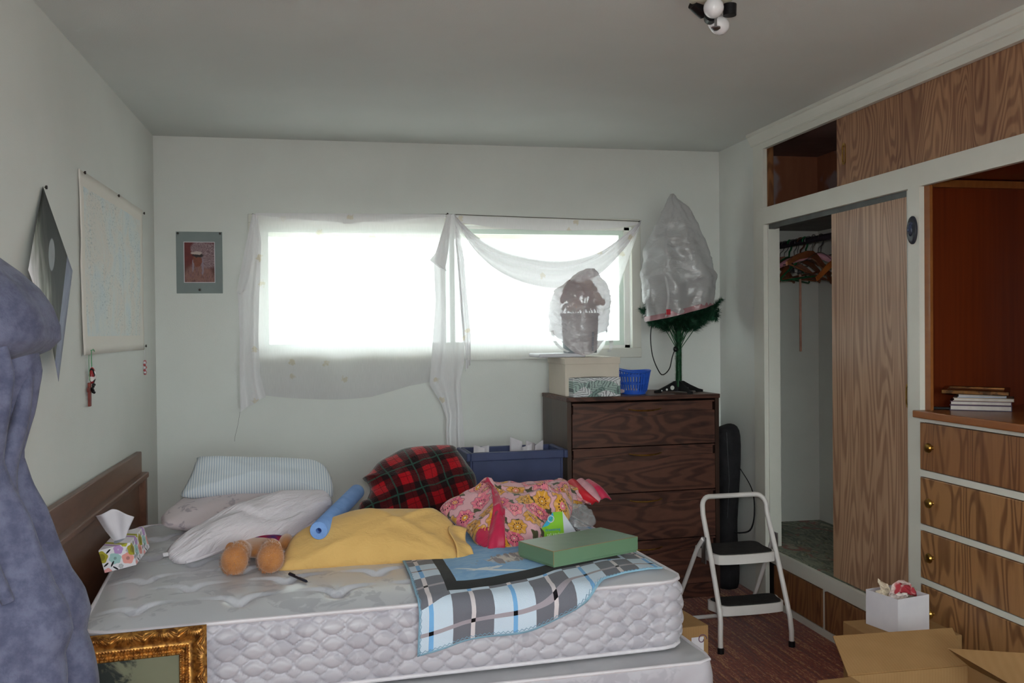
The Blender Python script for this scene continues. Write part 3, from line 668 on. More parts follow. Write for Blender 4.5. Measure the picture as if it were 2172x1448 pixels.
# ------------------------------------------------------------------ dresser
DZ = 1.075
ds = thing('dresser', 'tall dark walnut chest of four drawers with thin brass handles', 'dresser', (1.19, 4.635, 0), (0, 0, radians(3.2)))
DW, DD = .842, .44
bx('side_panel', M_walnut_v, ds, 0, .022, 0, DD, 0, DZ - .022); bx('side_panel', M_walnut_v, ds, DW - .022, DW, 0, DD, 0, DZ - .022)
bx('top_board', M_walnut, ds, -.004, DW + .004, -.008, DD, DZ - .022, DZ, .003)
bx('back_board', M_walnut, ds, .022, DW - .022, DD - .008, DD, .03, DZ - .022); bx('plinth', M_walnut, ds, .022, DW - .022, .012, .03, 0, .075)
zz = [.08, .325, .575, .815, 1.045]
def scoop_face(m, x0, x1, y, z0, z1, xa, xb, dip):
    """front board whose top edge dips in a shallow scoop"""
    n = 28; P = []
    for k in range(n + 1):
        a = x0 + (x1 - x0) * k / n; d_ = dip * sin(pi * max(0, min(1, (a - xa) / (xb - xa)))) ** .8 if xa < a < xb else 0
        P.append((a, z1 - d_))
    V = []; F = []
    for yy in (y, y + .02):
        V += [(a, yy, z0) for a, _ in P] + [(a, yy, b_) for a, b_ in P]
    q = n + 1
    for k in range(n):
        F += [(k, k + 1, q + k + 1, q + k), (2 * q + k, 3 * q + k, 3 * q + k + 1, 2 * q + k + 1), (q + k, q + k + 1, 3 * q + k + 1, 3 * q + k), (k, 2 * q + k, 2 * q + k + 1, k + 1)]
    F += [(0, q, 3 * q, 2 * q), (n, 2 * q + n, 3 * q + n, q + n)]
    return m.add(V, F)
for i in range(4):
    z0, z1 = zz[i] + .003, zz[i + 1] - .003
    d = scoop_face(MB(), .027, DW - .027, -.004, z0, z1 - .052, .27, .57, .022).to('drawer', M_walnut, ds)
    bx('finger_recess', M_walnut, d, .035, DW - .035, .006, .016, z1 - .09, z1 - .006)
    bx('upper_lip', M_walnut, d, .027, DW - .027, -.002, .016, z1 - .008, z1)
    MB().tube(spline([(.33, -.012, z1 - .034), (.36, -.02, z1 - .040), (.42, -.024, z1 - .043), (.48, -.02, z1 - .040), (.51, -.012, z1 - .034)], 24, False), [.0022 + .0022 * sin(pi * k / 23) for k in range(24)], 8).ball((.335, -.004, z1 - .036), .004).ball((.505, -.004, z1 - .036), .004).to('handle', M_brass, d, smooth=True, label='slim curved brass handle')

# ------------------------------------------------------------------ on the dresser
def on(x, y): return (x, y, DZ)
t = thing('storage_box', 'cream cardboard box on the dresser under the wrapped pot', 'box', on(1.205, 4.725), (0, 0, radians(2)))
bx('body', M_cream, t, 0, .295, 0, .32, 0, .192, .003)
sd = MB().box(-.005, .30, -.005, .325, .165, .20, .003).to('lid', M_cream, t)
g = G('leaf_print', .6); x, y, z = g.coords()
def leaf_layer(sx, sz, sd_, c):
    wb_ = (g.noise(g.vec(x * 30, z * 30), 1, 2) - .5) * .5; vd, vx, vz, r1, r2 = g.voro(g.vec(x * sx + sd_ + wb_, z * sz + wb_), .9)
    a = r1 * 6.283; dx_ = x * sx + sd_ + wb_ - vx; dz_ = z * sz + wb_ * .6 - vz; l = dx_ * a.cos() + dz_ * a.sin(); w_ = dz_ * a.cos() - dx_ * a.sin()
    rib = (l * 20 + w_.abs() * 22).sin() * .5 + .5
    return rib, r2
rb1, r2a = leaf_layer(13, 22, 0, 0)
c_ = g.ramp(r2a, [(.3, S(170, 190, 184)), (.34, S(226, 226, 228)), (.66, S(220, 222, 224)), (.70, S(128, 152, 146))]); c_ = g.mix(g.step(.72, .9, rb1) * .8, c_, S(84, 88, 96))
g.color(c_)
t = thing('tissue_box', 'flat tissue box with a green palm leaf print on the dresser', 'tissue box', on(1.228, 4.655), (0, 0, radians(3)))
bx('carton', g.mat, t, 0, .258, 0, .105, 0, .098, .002)
MB().prism([(.129 + .07 * cos(a * pi / 14), .052 + .022 * sin(a * pi / 14)) for a in range(28)], .0975, .099).to('opening', M_dark, t)

t = thing('laundry_basket', 'small bright blue slotted plastic basket on the dresser', 'basket', on(1.606, 4.82))
M_blue = mottled('blue_plastic', S(52, 104, 214), S(42, 90, 198), 12, .35)
def rimz(a): return .118 + .016 * max(0, cos(a - pi * .9)) ** 2 + .006 * max(0, cos(a)) ** 2
rb = lambda h: .066 + .022 * h / .12
MB().lathe([(.001, 0), (.064, 0), (.067, .012), (.0665, .022), (.063, .022), (.061, .006), (.001, .005)], 40).to('base', M_blue, t, smooth=True)
MB().tube([(rb(.12) * cos(a), rb(.12) * sin(a), rimz(a)) for a in [2 * pi * k / 48 for k in range(48)]], .0055, 8, closed=True).to('rim', M_blue, t, smooth=True)
for (h0, h1) in ((.052, .060), (.094, .104)):
    MB().lathe([(rb(h0), h0), (rb(h1), h1), (rb(h1) - .003, h1), (rb(h0) - .003, h0), (rb(h0), h0)], 40, cap=False).to('band', M_blue, t, smooth=True)
sl = MB().box(-.0035, .0035, -.0015, .0015, 0, .108); sm = fix(me('slat', sl.V, sl.F)); sm.materials.append(M_blue)
for k in range(32):
    a = 2 * pi * k / 32; link('slat', sm, None, t, loc=(rb(.02) * cos(a), rb(.02) * sin(a), .014), rot=(radians(-10.4), 0, a - pi / 2))
for k in range(5):
    tag(MB().tube([(0, 0, 0), (.05, 0, 0)], .011, 10).to('thread_spool', mottled('cream_pink', S(226, 206, 206), S(206, 180, 184), 30, .6), loc=(1.575 + .022 * (k % 3), 4.795 + .022 * (k // 3), DZ + .018), rot=(0, 0, .6 + k), smooth=True), 'small pale spool lying inside the blue basket', 'spool', 'spools in the blue basket')

# artificial tree under a plastic bag
t = thing('artificial_tree', 'small artificial green tree under a plastic bag on the dresser', 'artificial tree', on(1.872, 4.85))
b_ = MB()
for sgn, rz in ((1, 0), (1, pi / 2)):
    P = [(-.145, 0), (-.145, .012), (-.12, .018), (-.07, .04), (-.028, .062), (.028, .062), (.07, .04), (.12, .018), (.145, .012), (.145, 0), (.11, 0), (.10, .008), (-.10, .008), (-.11, 0)]
    q = MB().prism(P, -.006, .006); q.V = [(a, c, b) for a, b, c in q.V]; q.tf(Matrix.Rotation(rz + .12, 4, 'Z')); b_.add(q.V, q.F)
stand = b_.to('stand', M_black, t)
for hx, hz, hr in ((-.042, .026, .012), (.05, .02, .006), (-.075, .017, .006), (-.105, .012, .004)):
    MB().lathe([(.0005, -.0068), (hr, -.0068), (hr, .0068), (.0005, .0068)], 14, (hx, 0, hz), 'y').tf(Matrix.Rotation(.12, 4, 'Z')).to('hole_disc', M_wall, stand)
M_trunk = mottled('tinsel_trunk', S(40, 96, 60), S(22, 62, 38), 60, .5)
MB().tube([(0, 0, .03), (.002, 0, .25), (.0, .0, .9)], [.016, .015, .006], 12).to('trunk', M_trunk, t, smooth=True)
def needles(name, branches, ln, dens, mat, par):
    V = []; F = []; rr = random.Random(3)
    for (p0, p1, l0, l1) in branches:
        p0 = Vector(p0); p1 = Vector(p1); d_ = p1 - p0; n = int(d_.length * dens); dn = d_.normalized()
        for k in range(n):
            s_ = k / n; c_ = p0 + d_ * s_; L = l0 + (l1 - l0) * s_
            r_ = Vector((rr.uniform(-1, 1), rr.uniform(-1, 1), rr.uniform(-1, 1))); r_ = (r_ - dn * r_.dot(dn)).normalized()
            tip = c_ + (r_ * 1.0 + dn * rr.uniform(.2, .8)).normalized() * L * rr.uniform(.7, 1.1); sd_ = dn.cross(r_) * .0017
            i = len(V); V += [c_ - sd_, c_ + sd_, tip]; F.append((i, i + 1, i + 2))
    m = MB(); m.V = [tuple(v) for v in V]; m.F = F; o = m.to(name, mat, par, recalc=False); o['kind'] = 'stuff'; return o
M_need = mottled('pine_needles', S(38, 88, 62), S(18, 54, 38), 40, .6)
trunk_b = [((0, 0, .045), (0, 0, .34), .030, .034)]
needles('trunk_tinsel', trunk_b, 0, 14000, M_trunk, t)
br = []; rr = random.Random(11); stems = MB()
for k in range(26):
    a = 2 * pi * k / 26 + rr.uniform(-.15, .15); L = rr.uniform(.13, .19); z0 = .22 + .03 * (k % 3)
    if abs(a - 0) < .2: L = .235
    mid = Vector((cos(a) * L * .45, sin(a) * L * .45 * .8, z0 + .14)); e_ = Vector((cos(a) * L, sin(a) * L * .55, z0 + .19 + rr.uniform(-.05, .04)))
    stems.tube([(0, 0, z0), tuple(mid), tuple(e_)], .0022, 6); br.append((tuple(mid * .8 + Vector((0, 0, z0 * .2))), tuple(e_), .042, .034)); br.append((tuple(mid), tuple(e_ + Vector((rr.uniform(-.05, .05), rr.uniform(-.04, .04), .04))), .04, .032))
    for q in (.5, .8):
        s0 = mid.lerp(e_, q); br.append((tuple(s0), tuple(s0 + Vector((rr.uniform(-.06, .06), rr.uniform(-.05, .05), rr.uniform(-.04, .05)))), .038, .03))
for k in range(8):
    a = 2 * pi * k / 8 + .3; br.append(((0, 0, .5), (cos(a) * .13, sin(a) * .10, .62), .04, .03)); br.append(((0, 0, .68), (cos(a) * .08, sin(a) * .07, .80), .04, .03))
stems.to('branch', M_trunk, t, smooth=True); needles('needles', br, 0, 3600, M_need, t)
MB().tube(spline([(-.155, -.02, .40), (-.165, -.02, .30), (-.158, -.03, .20), (-.125, -.03, .12), (-.10, -.03, .098), (-.06, -.02, .13), (-.04, -.01, .19), (-.02, 0, .235)], 40, False), .003, 8).ball((-.018, -.004, .235), (.014, .012, .016)).to('cord', M_black, t, smooth=True)

def plastic(name, tint, dens, rough=.25, gloss=.10, trans=.45, bmp=.6):
    g = G(name, rough); v = g.tc().outputs['Object']
    d = g.node('BsdfDiffuse'); g.put(d.inputs[0], tint); tl = g.node('BsdfTranslucent'); g.put(tl.inputs[0], tint)
    gl = g.node('BsdfGlossy'); gl.inputs['Roughness'].default_value = rough; tp = g.node('BsdfTransparent'); g.put(tp.inputs[0], (.96, .96, .97, 1))
    bp = g.node('Bump'); bp.inputs['Strength'].default_value = bmp; bp.inputs['Distance'].default_value = .01; g.put(bp.inputs['Height'], g.noise(g.v3(1, 1, 2.2), 18, 4, .6, 1.2))
    for n_ in (d, gl): g.nt.links.new(bp.outputs[0], n_.inputs['Normal'])
    def mx(f, a, b):
        n = g.node('MixShader'); g.put(n.inputs[0], f); g.nt.links.new(a, n.inputs[1]); g.nt.links.new(b, n.inputs[2]); return n.outputs[0]
    fr = g.node('Fresnel'); fr.inputs[0].default_value = 1.4
    body = mx(trans, d.outputs[0], tl.outputs[0]); s1 = mx(dens, tp.outputs[0], body); s2 = mx(gloss, s1, gl.outputs[0])
    g.nt.links.new(s2, g.out.inputs[0]); return g.mat
def loft(levels, n, fold, seed, dep, slope=0.0, zcut=None):
    """closed bag body: levels = (z, xl, xr) from bottom to top"""
    m = MB(); nl = 46; z0 = levels[0][0]; z1 = levels[-1][0]
    V = []; F = []
    for i in range(nl + 1):
        zz_, xl, xr = lerp_curve_z(levels, i / nl); c_ = (xl + xr) / 2; w_ = (xr - xl) / 2; s_ = i / nl
        for j in range(n):
            a = 2 * pi * j / n
            r_ = 1 + fold * (.6 * sin(a * 7 + 5 * s_ + seed) + fbm(cos(a) * 1.6 + seed, sin(a) * 1.6, s_ * 4) * .9) * (1 - .3 * s_)
            rx = w_ * (1 + fold * .35 * fbm(a * 2 + seed, s_ * 9)); ry = w_ * dep * r_
            x_ = c_ + rx * cos(a); y_ = ry * sin(a)
            zq = zz_ + (zcut(a) if zcut else 0) * (1 - s_) ** 2 + slope * (x_ - c_) * (1 - s_) ** 2
            r2_ = 1 - abs(fbm(a * 1.2 + seed, s_ * 9 + a * .8, seed, 2)); x_ += .004 * r2_ ** 6 * cos(a); y_ += .016 * r2_ ** 6 * sin(a)
            zq += .010 * fbm(a * 1.5, s_ * 12, seed) * (1 - abs(2 * s_ - 1))
            V.append((x_, y_, zq))
    for i in range(nl):
        for j in range(n):
            k = (j + 1) % n; F.append((i * n + j, i * n + k, (i + 1) * n + k, (i + 1) * n + j))
    F.append(tuple(nl * n + j for j in range(n))); m.V = V; m.F = F; return m
def lerp_curve_z(L, t):
    z = L[0][0] + (L[-1][0] - L[0][0]) * t
    for a, b in zip(L, L[1:]):
        if a[0] <= z <= b[0] + 1e-9:
            f_ = (z - a[0]) / max(1e-9, b[0] - a[0]); f_ = f_ * f_ * (3 - 2 * f_) * .5 + f_ * .5
            return z, a[1] + (b[1] - a[1]) * f_, a[2] + (b[2] - a[2]) * f_
    return L[-1]
M_bag = plastic('milky_plastic', (.74, .73, .75, 1), .80, .22, .12, .35)
LV = [(1.505, 1.69, 2.06), (1.56, 1.69, 2.066), (1.605, 1.68, 2.078), (1.645, 1.676, 2.076), (1.682, 1.672, 2.09), (1.737, 1.664, 2.058), (1.776, 1.678, 2.053), (1.81, 1.688, 2.042), (1.852, 1.678, 2.03), (1.90, 1.702, 2.015), (1.968, 1.746, 1.988), (2.046, 1.783, 1.953), (2.08, 1.80, 1.932), (2.124, 1.818, 1.868), (2.15, 1.838, 1.85)]
tb = thing('plastic_bag', 'milky plastic bag with a red drawstring pulled over the tree', 'bag', (1.872, 4.85, 1.5))
lm = loft([(a - 1.5, b - 1.872, c - 1.872) for a, b, c in LV], 90, .16, 2.0, .78, .24)
lm.to('bag_body', M_bag, tb, smooth='all')
n = 90; hem = [Vector(v) for v in lm.V[:n]]; hem2 = [Vector((v[0] * 1.012, v[1] * 1.02, v[2] + .028)) for v in lm.V[:n]]
hm = MB(); hm.add([tuple(v * 1.0 + Vector((0, -.002, 0))) for v in hem] + [tuple(v) for v in hem2], [(j, (j + 1) % n, n + (j + 1) % n, n + j) for j in range(n)])
hm.to('drawstring_hem', plastic('pink_hem', (.72, .36, .40, 1), .75), tb, smooth='all', label='pink drawstring hem')
f0 = hem[int(n * .67)]
bx('drawstring_tab', mottled('red_plastic', S(206, 50, 66), S(190, 40, 56), 20, .4), tb, -.128, -.105, -.165, -.160, -.006, .022)
MB().grid(lambda u, v: (-.125 + .012 * u + .006 * sin(v * 6), -.148 - .012 * sin(pi * v) + .02 * v * v, .02 + v * .24), 3, 24).to('side_seam', plastic('seam_plastic', (.78, .77, .78, 1), .8), tb, smooth='all')

# board, pot and shopping bag on the cream box
BZ = DZ + .2005
tag(MB().box(0, .255, 0, .24, 0, .020, .007).to('white_tray', mottled('white_melamine', S(226, 224, 230), S(214, 212, 220), 5, .4), loc=(1.085, 4.80, BZ), rot=(0, 0, radians(1))), 'flat white board lying on the cream box', 'board')
PZ = BZ + .0205; PX, PY = 1.335, 4.905
t = thing('plant_pot', 'grey tapered pot of faded artificial flowers inside the shopping bag', 'plant pot', (PX, PY, PZ))
MB().lathe([(.001, 0), (.088, 0), (.090, .006), (.1, .2), (.106, .2), (.106, .212), (.098, .212), (.09, .18), (.001, .18)], 36).to('pot', mottled('grey_green_pot', S(150, 158, 160), S(134, 142, 146), 6, .5), t, smooth=True)
rr = random.Random(5)
M_rose = mottled('dusty_red_petals', S(170, 70, 84), S(128, 44, 60), 20, .7); M_pe = mottled('peach_petals', S(226, 190, 170), S(206, 164, 146), 20, .7); M_lf = mottled('dark_leaves', S(78, 92, 88), S(58, 70, 68), 20, .6)
for k in range(9):
    a = 2 * pi * k / 9; rad = .05 if k % 3 else .09; hx, hy, hz = rad * cos(a), rad * sin(a), .27 + .05 * rr.random() + (.05 if k % 3 else 0)
    fl_ = MB()
    for q in range(3):
        for w_ in range(5):
            b2 = 2 * pi * w_ / 5 + q * .5; R_2 = .012 + .012 * q; fl_.ball((hx + R_2 * cos(b2), hy + R_2 * sin(b2), hz - .015 * q), (.015, .015, .024 - .002 * q), 8, 6)
    fl_.to('blossom', M_rose if k % 2 else M_pe, t, smooth=True)
    MB().tube([(hx * .5, hy * .5, .18), (hx, hy, hz)], .0025, 6).to('stem', M_lf, t)
for k in range(10):
    a = 2 * pi * k / 10 + .2; R_ = .09; q = MB().grid(lambda u, v: ((.05 + .055 * u) * cos(a) + .022 * (v - .5) * sin(pi * u) * 2 * -sin(a), (.05 + .055 * u) * sin(a) + .022 * (v - .5) * 2 * sin(pi * u) * cos(a), .22 + .05 * sin(pi * u) - .01 * u), 6, 4); q.to('leaf', M_lf, t, smooth='all', solid=.001)
sb = thing('plastic_bag', 'thin clear shopping bag turned upside down over the grey pot', 'bag', (PX, PY, PZ))
LV2 = [(.115, -.166, .142), (.17, -.167, .155), (.21, -.166, .160), (.262, -.160, .169), (.30, -.15, .166), (.335, -.138, .160), (.372, -.08, .148), (.41, -.035, .112), (.43, -.01, .10), (.452, .04, .08)]
lm = loft(LV2, 80, .10, 5.0, .82, 0, lambda a: -.125 * max(0, -sin(a)) ** 2.2 - .05 * max(0, sin(a)) ** 2)
lm.to('bag_body', plastic('clear_plastic', (.84, .76, .79, 1), .62, .2, .10, .16), sb, smooth='all')
M_hd = plastic('handle_plastic', (.86, .84, .85, 1), .7)
def strap(P, w_):
    P = spline(P, 24, False); return MB().grid(lambda u, v: tuple(P[int(u * 23)] + Vector((w_ * (v - .5), 0, w_ * .3 * (v - .5)))), 23, 2)
strap([(-.166, -.05, .12), (-.160, -.07, .07), (-.13, -.09, .03), (-.09, -.10, .008)], .016).to('bag_handle', M_hd, sb, smooth='all', recalc=False)
strap([(.14, -.05, .12), (.15, -.07, .08), (.15, -.08, .03), (.135, -.09, .006)], .022).to('bag_handle', M_hd, sb, smooth='all', recalc=False)
for k in range(4): MB().box(.028 - .003, .034, -.1445 - .003 * k, -.142 - .003 * k, .012 + .026 * k, .034 + .026 * k).to('print_mark', mottled('grey_print%d' % k, S(120, 120, 130), S(150, 150, 158), 20, .5), sb)

# ------------------------------------------------------------------ golf bag beside the dresser
t = thing('travel_bag', 'tall black fabric bag standing between dresser and wall', 'bag', (2.135, 4.83, 0))
M_fab = mottled('black_fabric', S(38, 37, 40), S(24, 23, 26), 12, .8, .3, 120)
sec = [(0, .055, .06, 0), (.015, .068, .075, 0), (.15, .07, .08, .0), (.3, .062, .075, -.012), (.45, .06, .075, 0), (.62, .07, .08, .004), (.80, .078, .08, .006), (.86, .07, .07, .006), (.885, .055, .05, -.005), (.89, .02, .02, -.01)]
V = []; F = []; n = 36
for i, (z_, rx, ry, ox) in enumerate(sec):
    for j in range(n):
        a = 2 * pi * j / n; k_ = 1 + .10 * fbm(cos(a) * 2, sin(a) * 2, z_ * 6); sq = 1 / max(abs(cos(a)) ** 1.6 + abs(sin(a)) ** 1.6, 1e-6) ** (1 / 1.6) if False else 1
        V.append((ox + rx * k_ * cos(a), ry * k_ * sin(a), z_ + (.012 * cos(a) if z_ > .8 else 0)))
for i in range(len(sec) - 1):
    for j in range(n): F.append((i * n + j, i * n + (j + 1) % n, (i + 1) * n + (j + 1) % n, (i + 1) * n + j))
F += [tuple(range(n))[::-1], tuple((len(sec) - 1) * n + j for j in range(n))]
q = MB(); q.V, q.F = V, F; o = q.to('bag_body', M_fab, t, smooth='all'); o.modifiers.new('smooth', 'SUBSURF').render_levels = 1
st_ = spline([(.05, -.07, .66), (.075, -.16, .56), (.078, -.18, .44), (.06, -.17, .35), (.03, -.10, .32), (.01, -.07, .32)], 30, False)
MB().grid(lambda u, v: tuple(st_[int(u * 29)] + Vector((.006 * (v - .5), .022 * (v - .5), 0))), 29, 2).to('shoulder_strap', M_fab, t, smooth='all', solid=.003)
MB().tube([(-.03, -.076, .86), (-.02, -.082, .6), (-.03, -.078, .4)], .002, 6).to('zipper', mottled('zip', S(70, 70, 74), S(54, 54, 58), 60, .4), t)

# ------------------------------------------------------------------ tote behind the bed
t = thing('storage_tote', 'dark blue plastic tote full of white papers behind the bed', 'storage bin', (.665, 4.46, 0), (0, 0, radians(3)))
M_tote = mottled('navy_plastic', S(66, 74, 112), S(56, 64, 98), 5, .45, .05, 40)
bw, bd, bh = .465, .22, .835
P = [(.03, .03), (bw - .03, .03), (bw - .03, bd - .03), (.03, bd - .03)]
m = MB()
for (xa, xb, ya, yb) in ((.0, .012, 0, bd), (bw - .012, bw, 0, bd), (.012, bw - .012, 0, .012), (.012, bw - .012, bd - .012, bd)): m.box(xa, xb, ya, yb, .30, bh, .003)
m.box(.0, bw, 0, bd, .30, .312); m.to('walls', M_tote, t)
m = MB()
for (xa, xb, ya, yb) in ((-.02, .0, -.02, bd + .02), (bw, bw + .02, -.02, bd + .02), (0, bw, -.02, .0), (0, bw, bd, bd + .02)): m.box(xa, xb, ya, yb, bh - .04, bh, .005)
m.to('rim', M_tote, t)
st2 = tag(MB().box(0, bw, 0, bd, 0, .297, .004).to('cardboard_carton', M_card, loc=(.665, 4.47, 0), rot=(0, 0, radians(3))), 'cardboard carton under the navy tote', 'box')
for k in range(6):
    rr = random.Random(k); x_ = (.03, .06, .24, .27, .30, .36)[k]; w_ = .09
    pz = (.012, .004, .03, .012, .02, .008)[k]
    pg = MB().grid(lambda u, v: (x_ + w_ * (u - .2) * .6 + .01 * v, .05 + .05 * (k % 3) + .02 * sin(3 * u + k), .55 + v * (.285 + pz + .02 * (u if k % 2 else 1 - u))), 6, 4)
    tag(pg.to('paper_sheet', M_paper, loc=(.665, 4.46, 0), rot=(0, 0, radians(3)), smooth='all', solid=.001), ('leftmost white sheet in the navy tote, nearest the tartan throw', 'low white sheet second from the left in the navy tote', 'tallest pointed white sheet in the navy tote', 'white sheet just right of the tallest one in the navy tote', 'second white sheet from the right in the navy tote', 'rightmost white sheet in the navy tote, nearest the dresser')[k], 'paper', 'papers in the navy tote')

# ------------------------------------------------------------------ step stool
t = thing('step_stool', 'white metal folding two-step stool with black treads', 'step stool', (1.843, 3.86, 0), (0, 0, radians(2.5)))
M_st = mottled('white_tube', S(226, 220, 218), S(214, 208, 206), 5, .3, spec=.5)
R_ = .0115
def side_pts(s_): return [(s_ * .172, 0, .0), (s_ * .172, .002, .07), (s_ * .168, .008, .13), (s_ * .165, .022, .18), (s_ * .162, .115, .40), (s_ * .160, .195, .57)]
lp = side_pts(-1); top = []
for k in range(7):
    a = pi - k / 6 * pi / 2; top.append((-.118 + .042 * cos(a), .195 + .028 * (k / 6) + .004, .60 + .045 * sin(a)))
path = lp + top + [(-x_, y_, z_) for x_, y_, z_ in reversed(top)] + list(reversed(side_pts(1)))
MB().tube(path, R_, 12).to('front_frame', M_st, t, smooth=True)
for s_ in (-1, 1): MB().lathe([(.001, -.0), (.0145, 0), (.0145, .024), (.012, .026)], 14, (s_ * .172, 0, 0)).to('rubber_foot', M_black, t, smooth=True)
rp = [(-.182, .15, .47), (-.186, .20, .42), (-.205, .44, .05), (-.19, .462, .016), (-.17, .468, .012), (.17, .468, .012), (.19, .462, .016), (.205, .44, .05), (.186, .20, .42), (.182, .15, .47)]
MB().tube(rp, .010, 12).to('rear_frame', M_st, t, smooth=True)
for s_ in (-1, 1): MB().box(s_ * .178 - .003, s_ * .178 + .003, .13, .17, .36, .48).to('hinge_plate', M_steel, t)
def tray(y0, y1, z0, hw_, bow):
    o = spline([(-hw_, y1), (-hw_, (y0 + y1) / 2), (-hw_ + .004, y0 + .03), (-hw_ + .03, y0 + .004), (0, y0 - bow), (hw_ - .03, y0 + .004), (hw_ - .004, y0 + .03), (hw_, (y0 + y1) / 2), (hw_, y1), (0, y1)], 60)
    m = MB().prism([(p.x, p.y) for p in o], z0, z0 + .042); tr = m.to('step_tray', M_st, t, smooth=True)
    MB().prism([(p.x * .93, (p.y - (y0 + y1) / 2) * .93 + (y0 + y1) / 2) for p in o], z0 + .042, z0 + .047).to('tread_pad', mottled('black_rubber', S(44, 42, 42), S(32, 30, 30), 40, .85, .3, 150), tr)
tray(.075, .30, .365, .150, .006); tray(.012, .15, .155, .157, .004)
# ------------------------------------------------------------------ bed
hb = thing('headboard', 'brown wooden headboard with a stepped top rail against the left wall', 'headboard', (XL + .004, 3.0, 0))
bx('panel', M_headb, hb, .0, .022, .02, 1.52, .30, .80); bx('top_rail', M_headb, hb, .004, .030, .0, 1.535, .778, .885, .004)
bx('ledge', M_headb, hb, .022, .058, .0, 1.548, .765, .79, .005)
bx('post', M_headb, hb, .006, .05, 1.505, 1.548, .0, .768, .004); bx('post', M_headb, hb, .006, .05, 0.0, .045, .0, .768, .004); bx('bottom_rail', M_headb, hb, .004, .035, .045, 1.505, .28, .36, .004)

BED = Matrix.Translation((-.673, 2.742, 0)) @ Matrix.Rotation(radians(5.0), 4, 'Z')
BL, BWD, CR = 1.82, 1.50, .085
def bedpt(a, b, z): return BED @ Vector((a, b, z))
def round_rect(u, v, L, W, r):
    """unit square point (-1..1) -> rounded rectangle, centred"""
    t = max(abs(u), abs(v))
    if t < 1e-9: return 0, 0, 0
    x_, y_ = u / t * L / 2, v / t * W / 2; cx, cy = L / 2 - r, W / 2 - r
    if abs(x_) > cx and abs(y_) > cy:
        dx, dy = abs(x_) - cx, abs(y_) - cy; d = hypot(dx, dy); k = r / d if d > 1e-9 else 0
        x_, y_ = math.copysign(cx + dx * k, x_), math.copysign(cy + dy * k, y_)
    return x_ * t, y_ * t, t
ZP, ZBM = .600, .383
TUFT = [(a + (.145 if j % 2 else 0), b) for j, b in enumerate([.12 + .165 * k for k in range(9)]) for a in [.13 + .29 * i for i in range(7)]]
def crown(t): return ZP + .034 * max(0, 1 - t ** 7)
def top_z(a, b, t):
    z = crown(t)
    for ta, tb in TUFT:
        dx, dy = a - ta, b - tb
        if abs(dx) < .16 and abs(dy) < .10:
            z -= .020 * exp(-(dx * dx + dy * dy) / .0009)
            cv = .040 * (1 - exp(-abs(dx) / .035)); fade = max(0, 1 - abs(dx) / .13)
            z -= .013 * fade * exp(-((dy - cv) / .008) ** 2); z += .006 * fade * exp(-((dy - cv - .018) / .012) ** 2)
    z += .003 * fbm(a * 3, b * 3)
    return z
def satin(name, c1, c2, rough=.36, spec=.5):
    g = G(name, rough, 0, spec, .15); v = g.tc().outputs['Object']
    n1 = g.noise(v, 5.5, 3, .5, 1.2); n2 = g.noise(v, 16, 3, .6, .8)
    f = g.step(.53, .57, n1) * g.step(.42, .5, n2)
    g.color(g.mix(f, c1, c2)); g.set('Roughness', f * .18 + rough); g.bump(g.noise(g.v3(500, 60, 60), 1, 1), .04, .002); return g.mat
M_sat = satin('silver_satin', S(196, 195, 202), S(178, 177, 186), .28, .9); M_quilt = satin('silver_quilt', S(190, 185, 194), S(178, 173, 183), .42); M_pipe = mottled('white_piping', S(226, 220, 226), S(214, 208, 214), 8, .5)
mt = thing('mattress', 'silver satin quilted mattress lying askew on its box spring', 'mattress', matrix=BED)
NU, NV = 250, 210
def topfn(u, v):
    x_, y_, t = round_rect(2 * u - 1, 2 * v - 1, BL, BWD, CR); return (x_ + BL / 2, y_ + BWD / 2, top_z(x_ + BL / 2, y_ + BWD / 2, t))
MB().grid(topfn, NU, NV).to('top_panel', M_sat, mt, smooth='all')
def perim(L, W, r, n):
    P = []
    for cx, cy, a0 in ((L - r, r, -pi / 2), (L - r, W - r, 0), (r, W - r, pi / 2), (r, r, pi)):
        for k in range(13): a = a0 + k / 12 * pi / 2; P.append((cx + r * cos(a), cy + r * sin(a)))
    P = [Vector((a, b, 0)) for a, b in P]; D = [0]
    for i in range(len(P)): D.append(D[-1] + (P[(i + 1) % len(P)] - P[i]).length)
    out = []; j = 0
    for i in range(n):
        d = D[-1] * i / n
        while D[j + 1] < d: j += 1
        q = P[j % len(P)].lerp(P[(j + 1) % len(P)], (d - D[j]) / (D[j + 1] - D[j])); tg = (P[(j + 1) % len(P)] - P[j % len(P)]).normalized()
        out.append((q, Vector((tg.y, -tg.x, 0)), d))
    return out, D[-1]
def border(L, W, r, z0, z1, n, nv, quilt, bulge):
    P, tot = perim(L, W, r, n); V = []; F = []
    for i in range(nv + 1):
        s_ = i / nv; z_ = z0 + (z1 - z0) * s_
        for q, nn, d in P:
            h = bulge * (1 - (2 * s_ - 1) ** 4) + quilt(d, s_ * (z1 - z0))
            V.append((q.x + nn.x * h, q.y + nn.y * h, z_))
    for i in range(nv):
        for j in range(n): F.append((i * n + j, i * n + (j + 1) % n, (i + 1) * n + (j + 1) % n, (i + 1) * n + j))
    m = MB(); m.V, m.F = V, F; return m
def ogee(d, z):
    U, Vv = .074, .0485; u = ((d / U) % 1) * 2 - 1; v = ((z / Vv) % 1) * 2 - 1
    e = abs(v) - cos(pi * u / 2) ** .75
    h = -.011 * exp(-(e / .10) ** 2)
    if e < 0: h += .0045 * min(1, -e * 1.5)
    else: h += .0015
    return h
border(BL, BWD, CR, ZBM + .006, ZP - .006, 1100, 48, ogee, .016).to('quilted_border', M_quilt, mt, smooth='all')
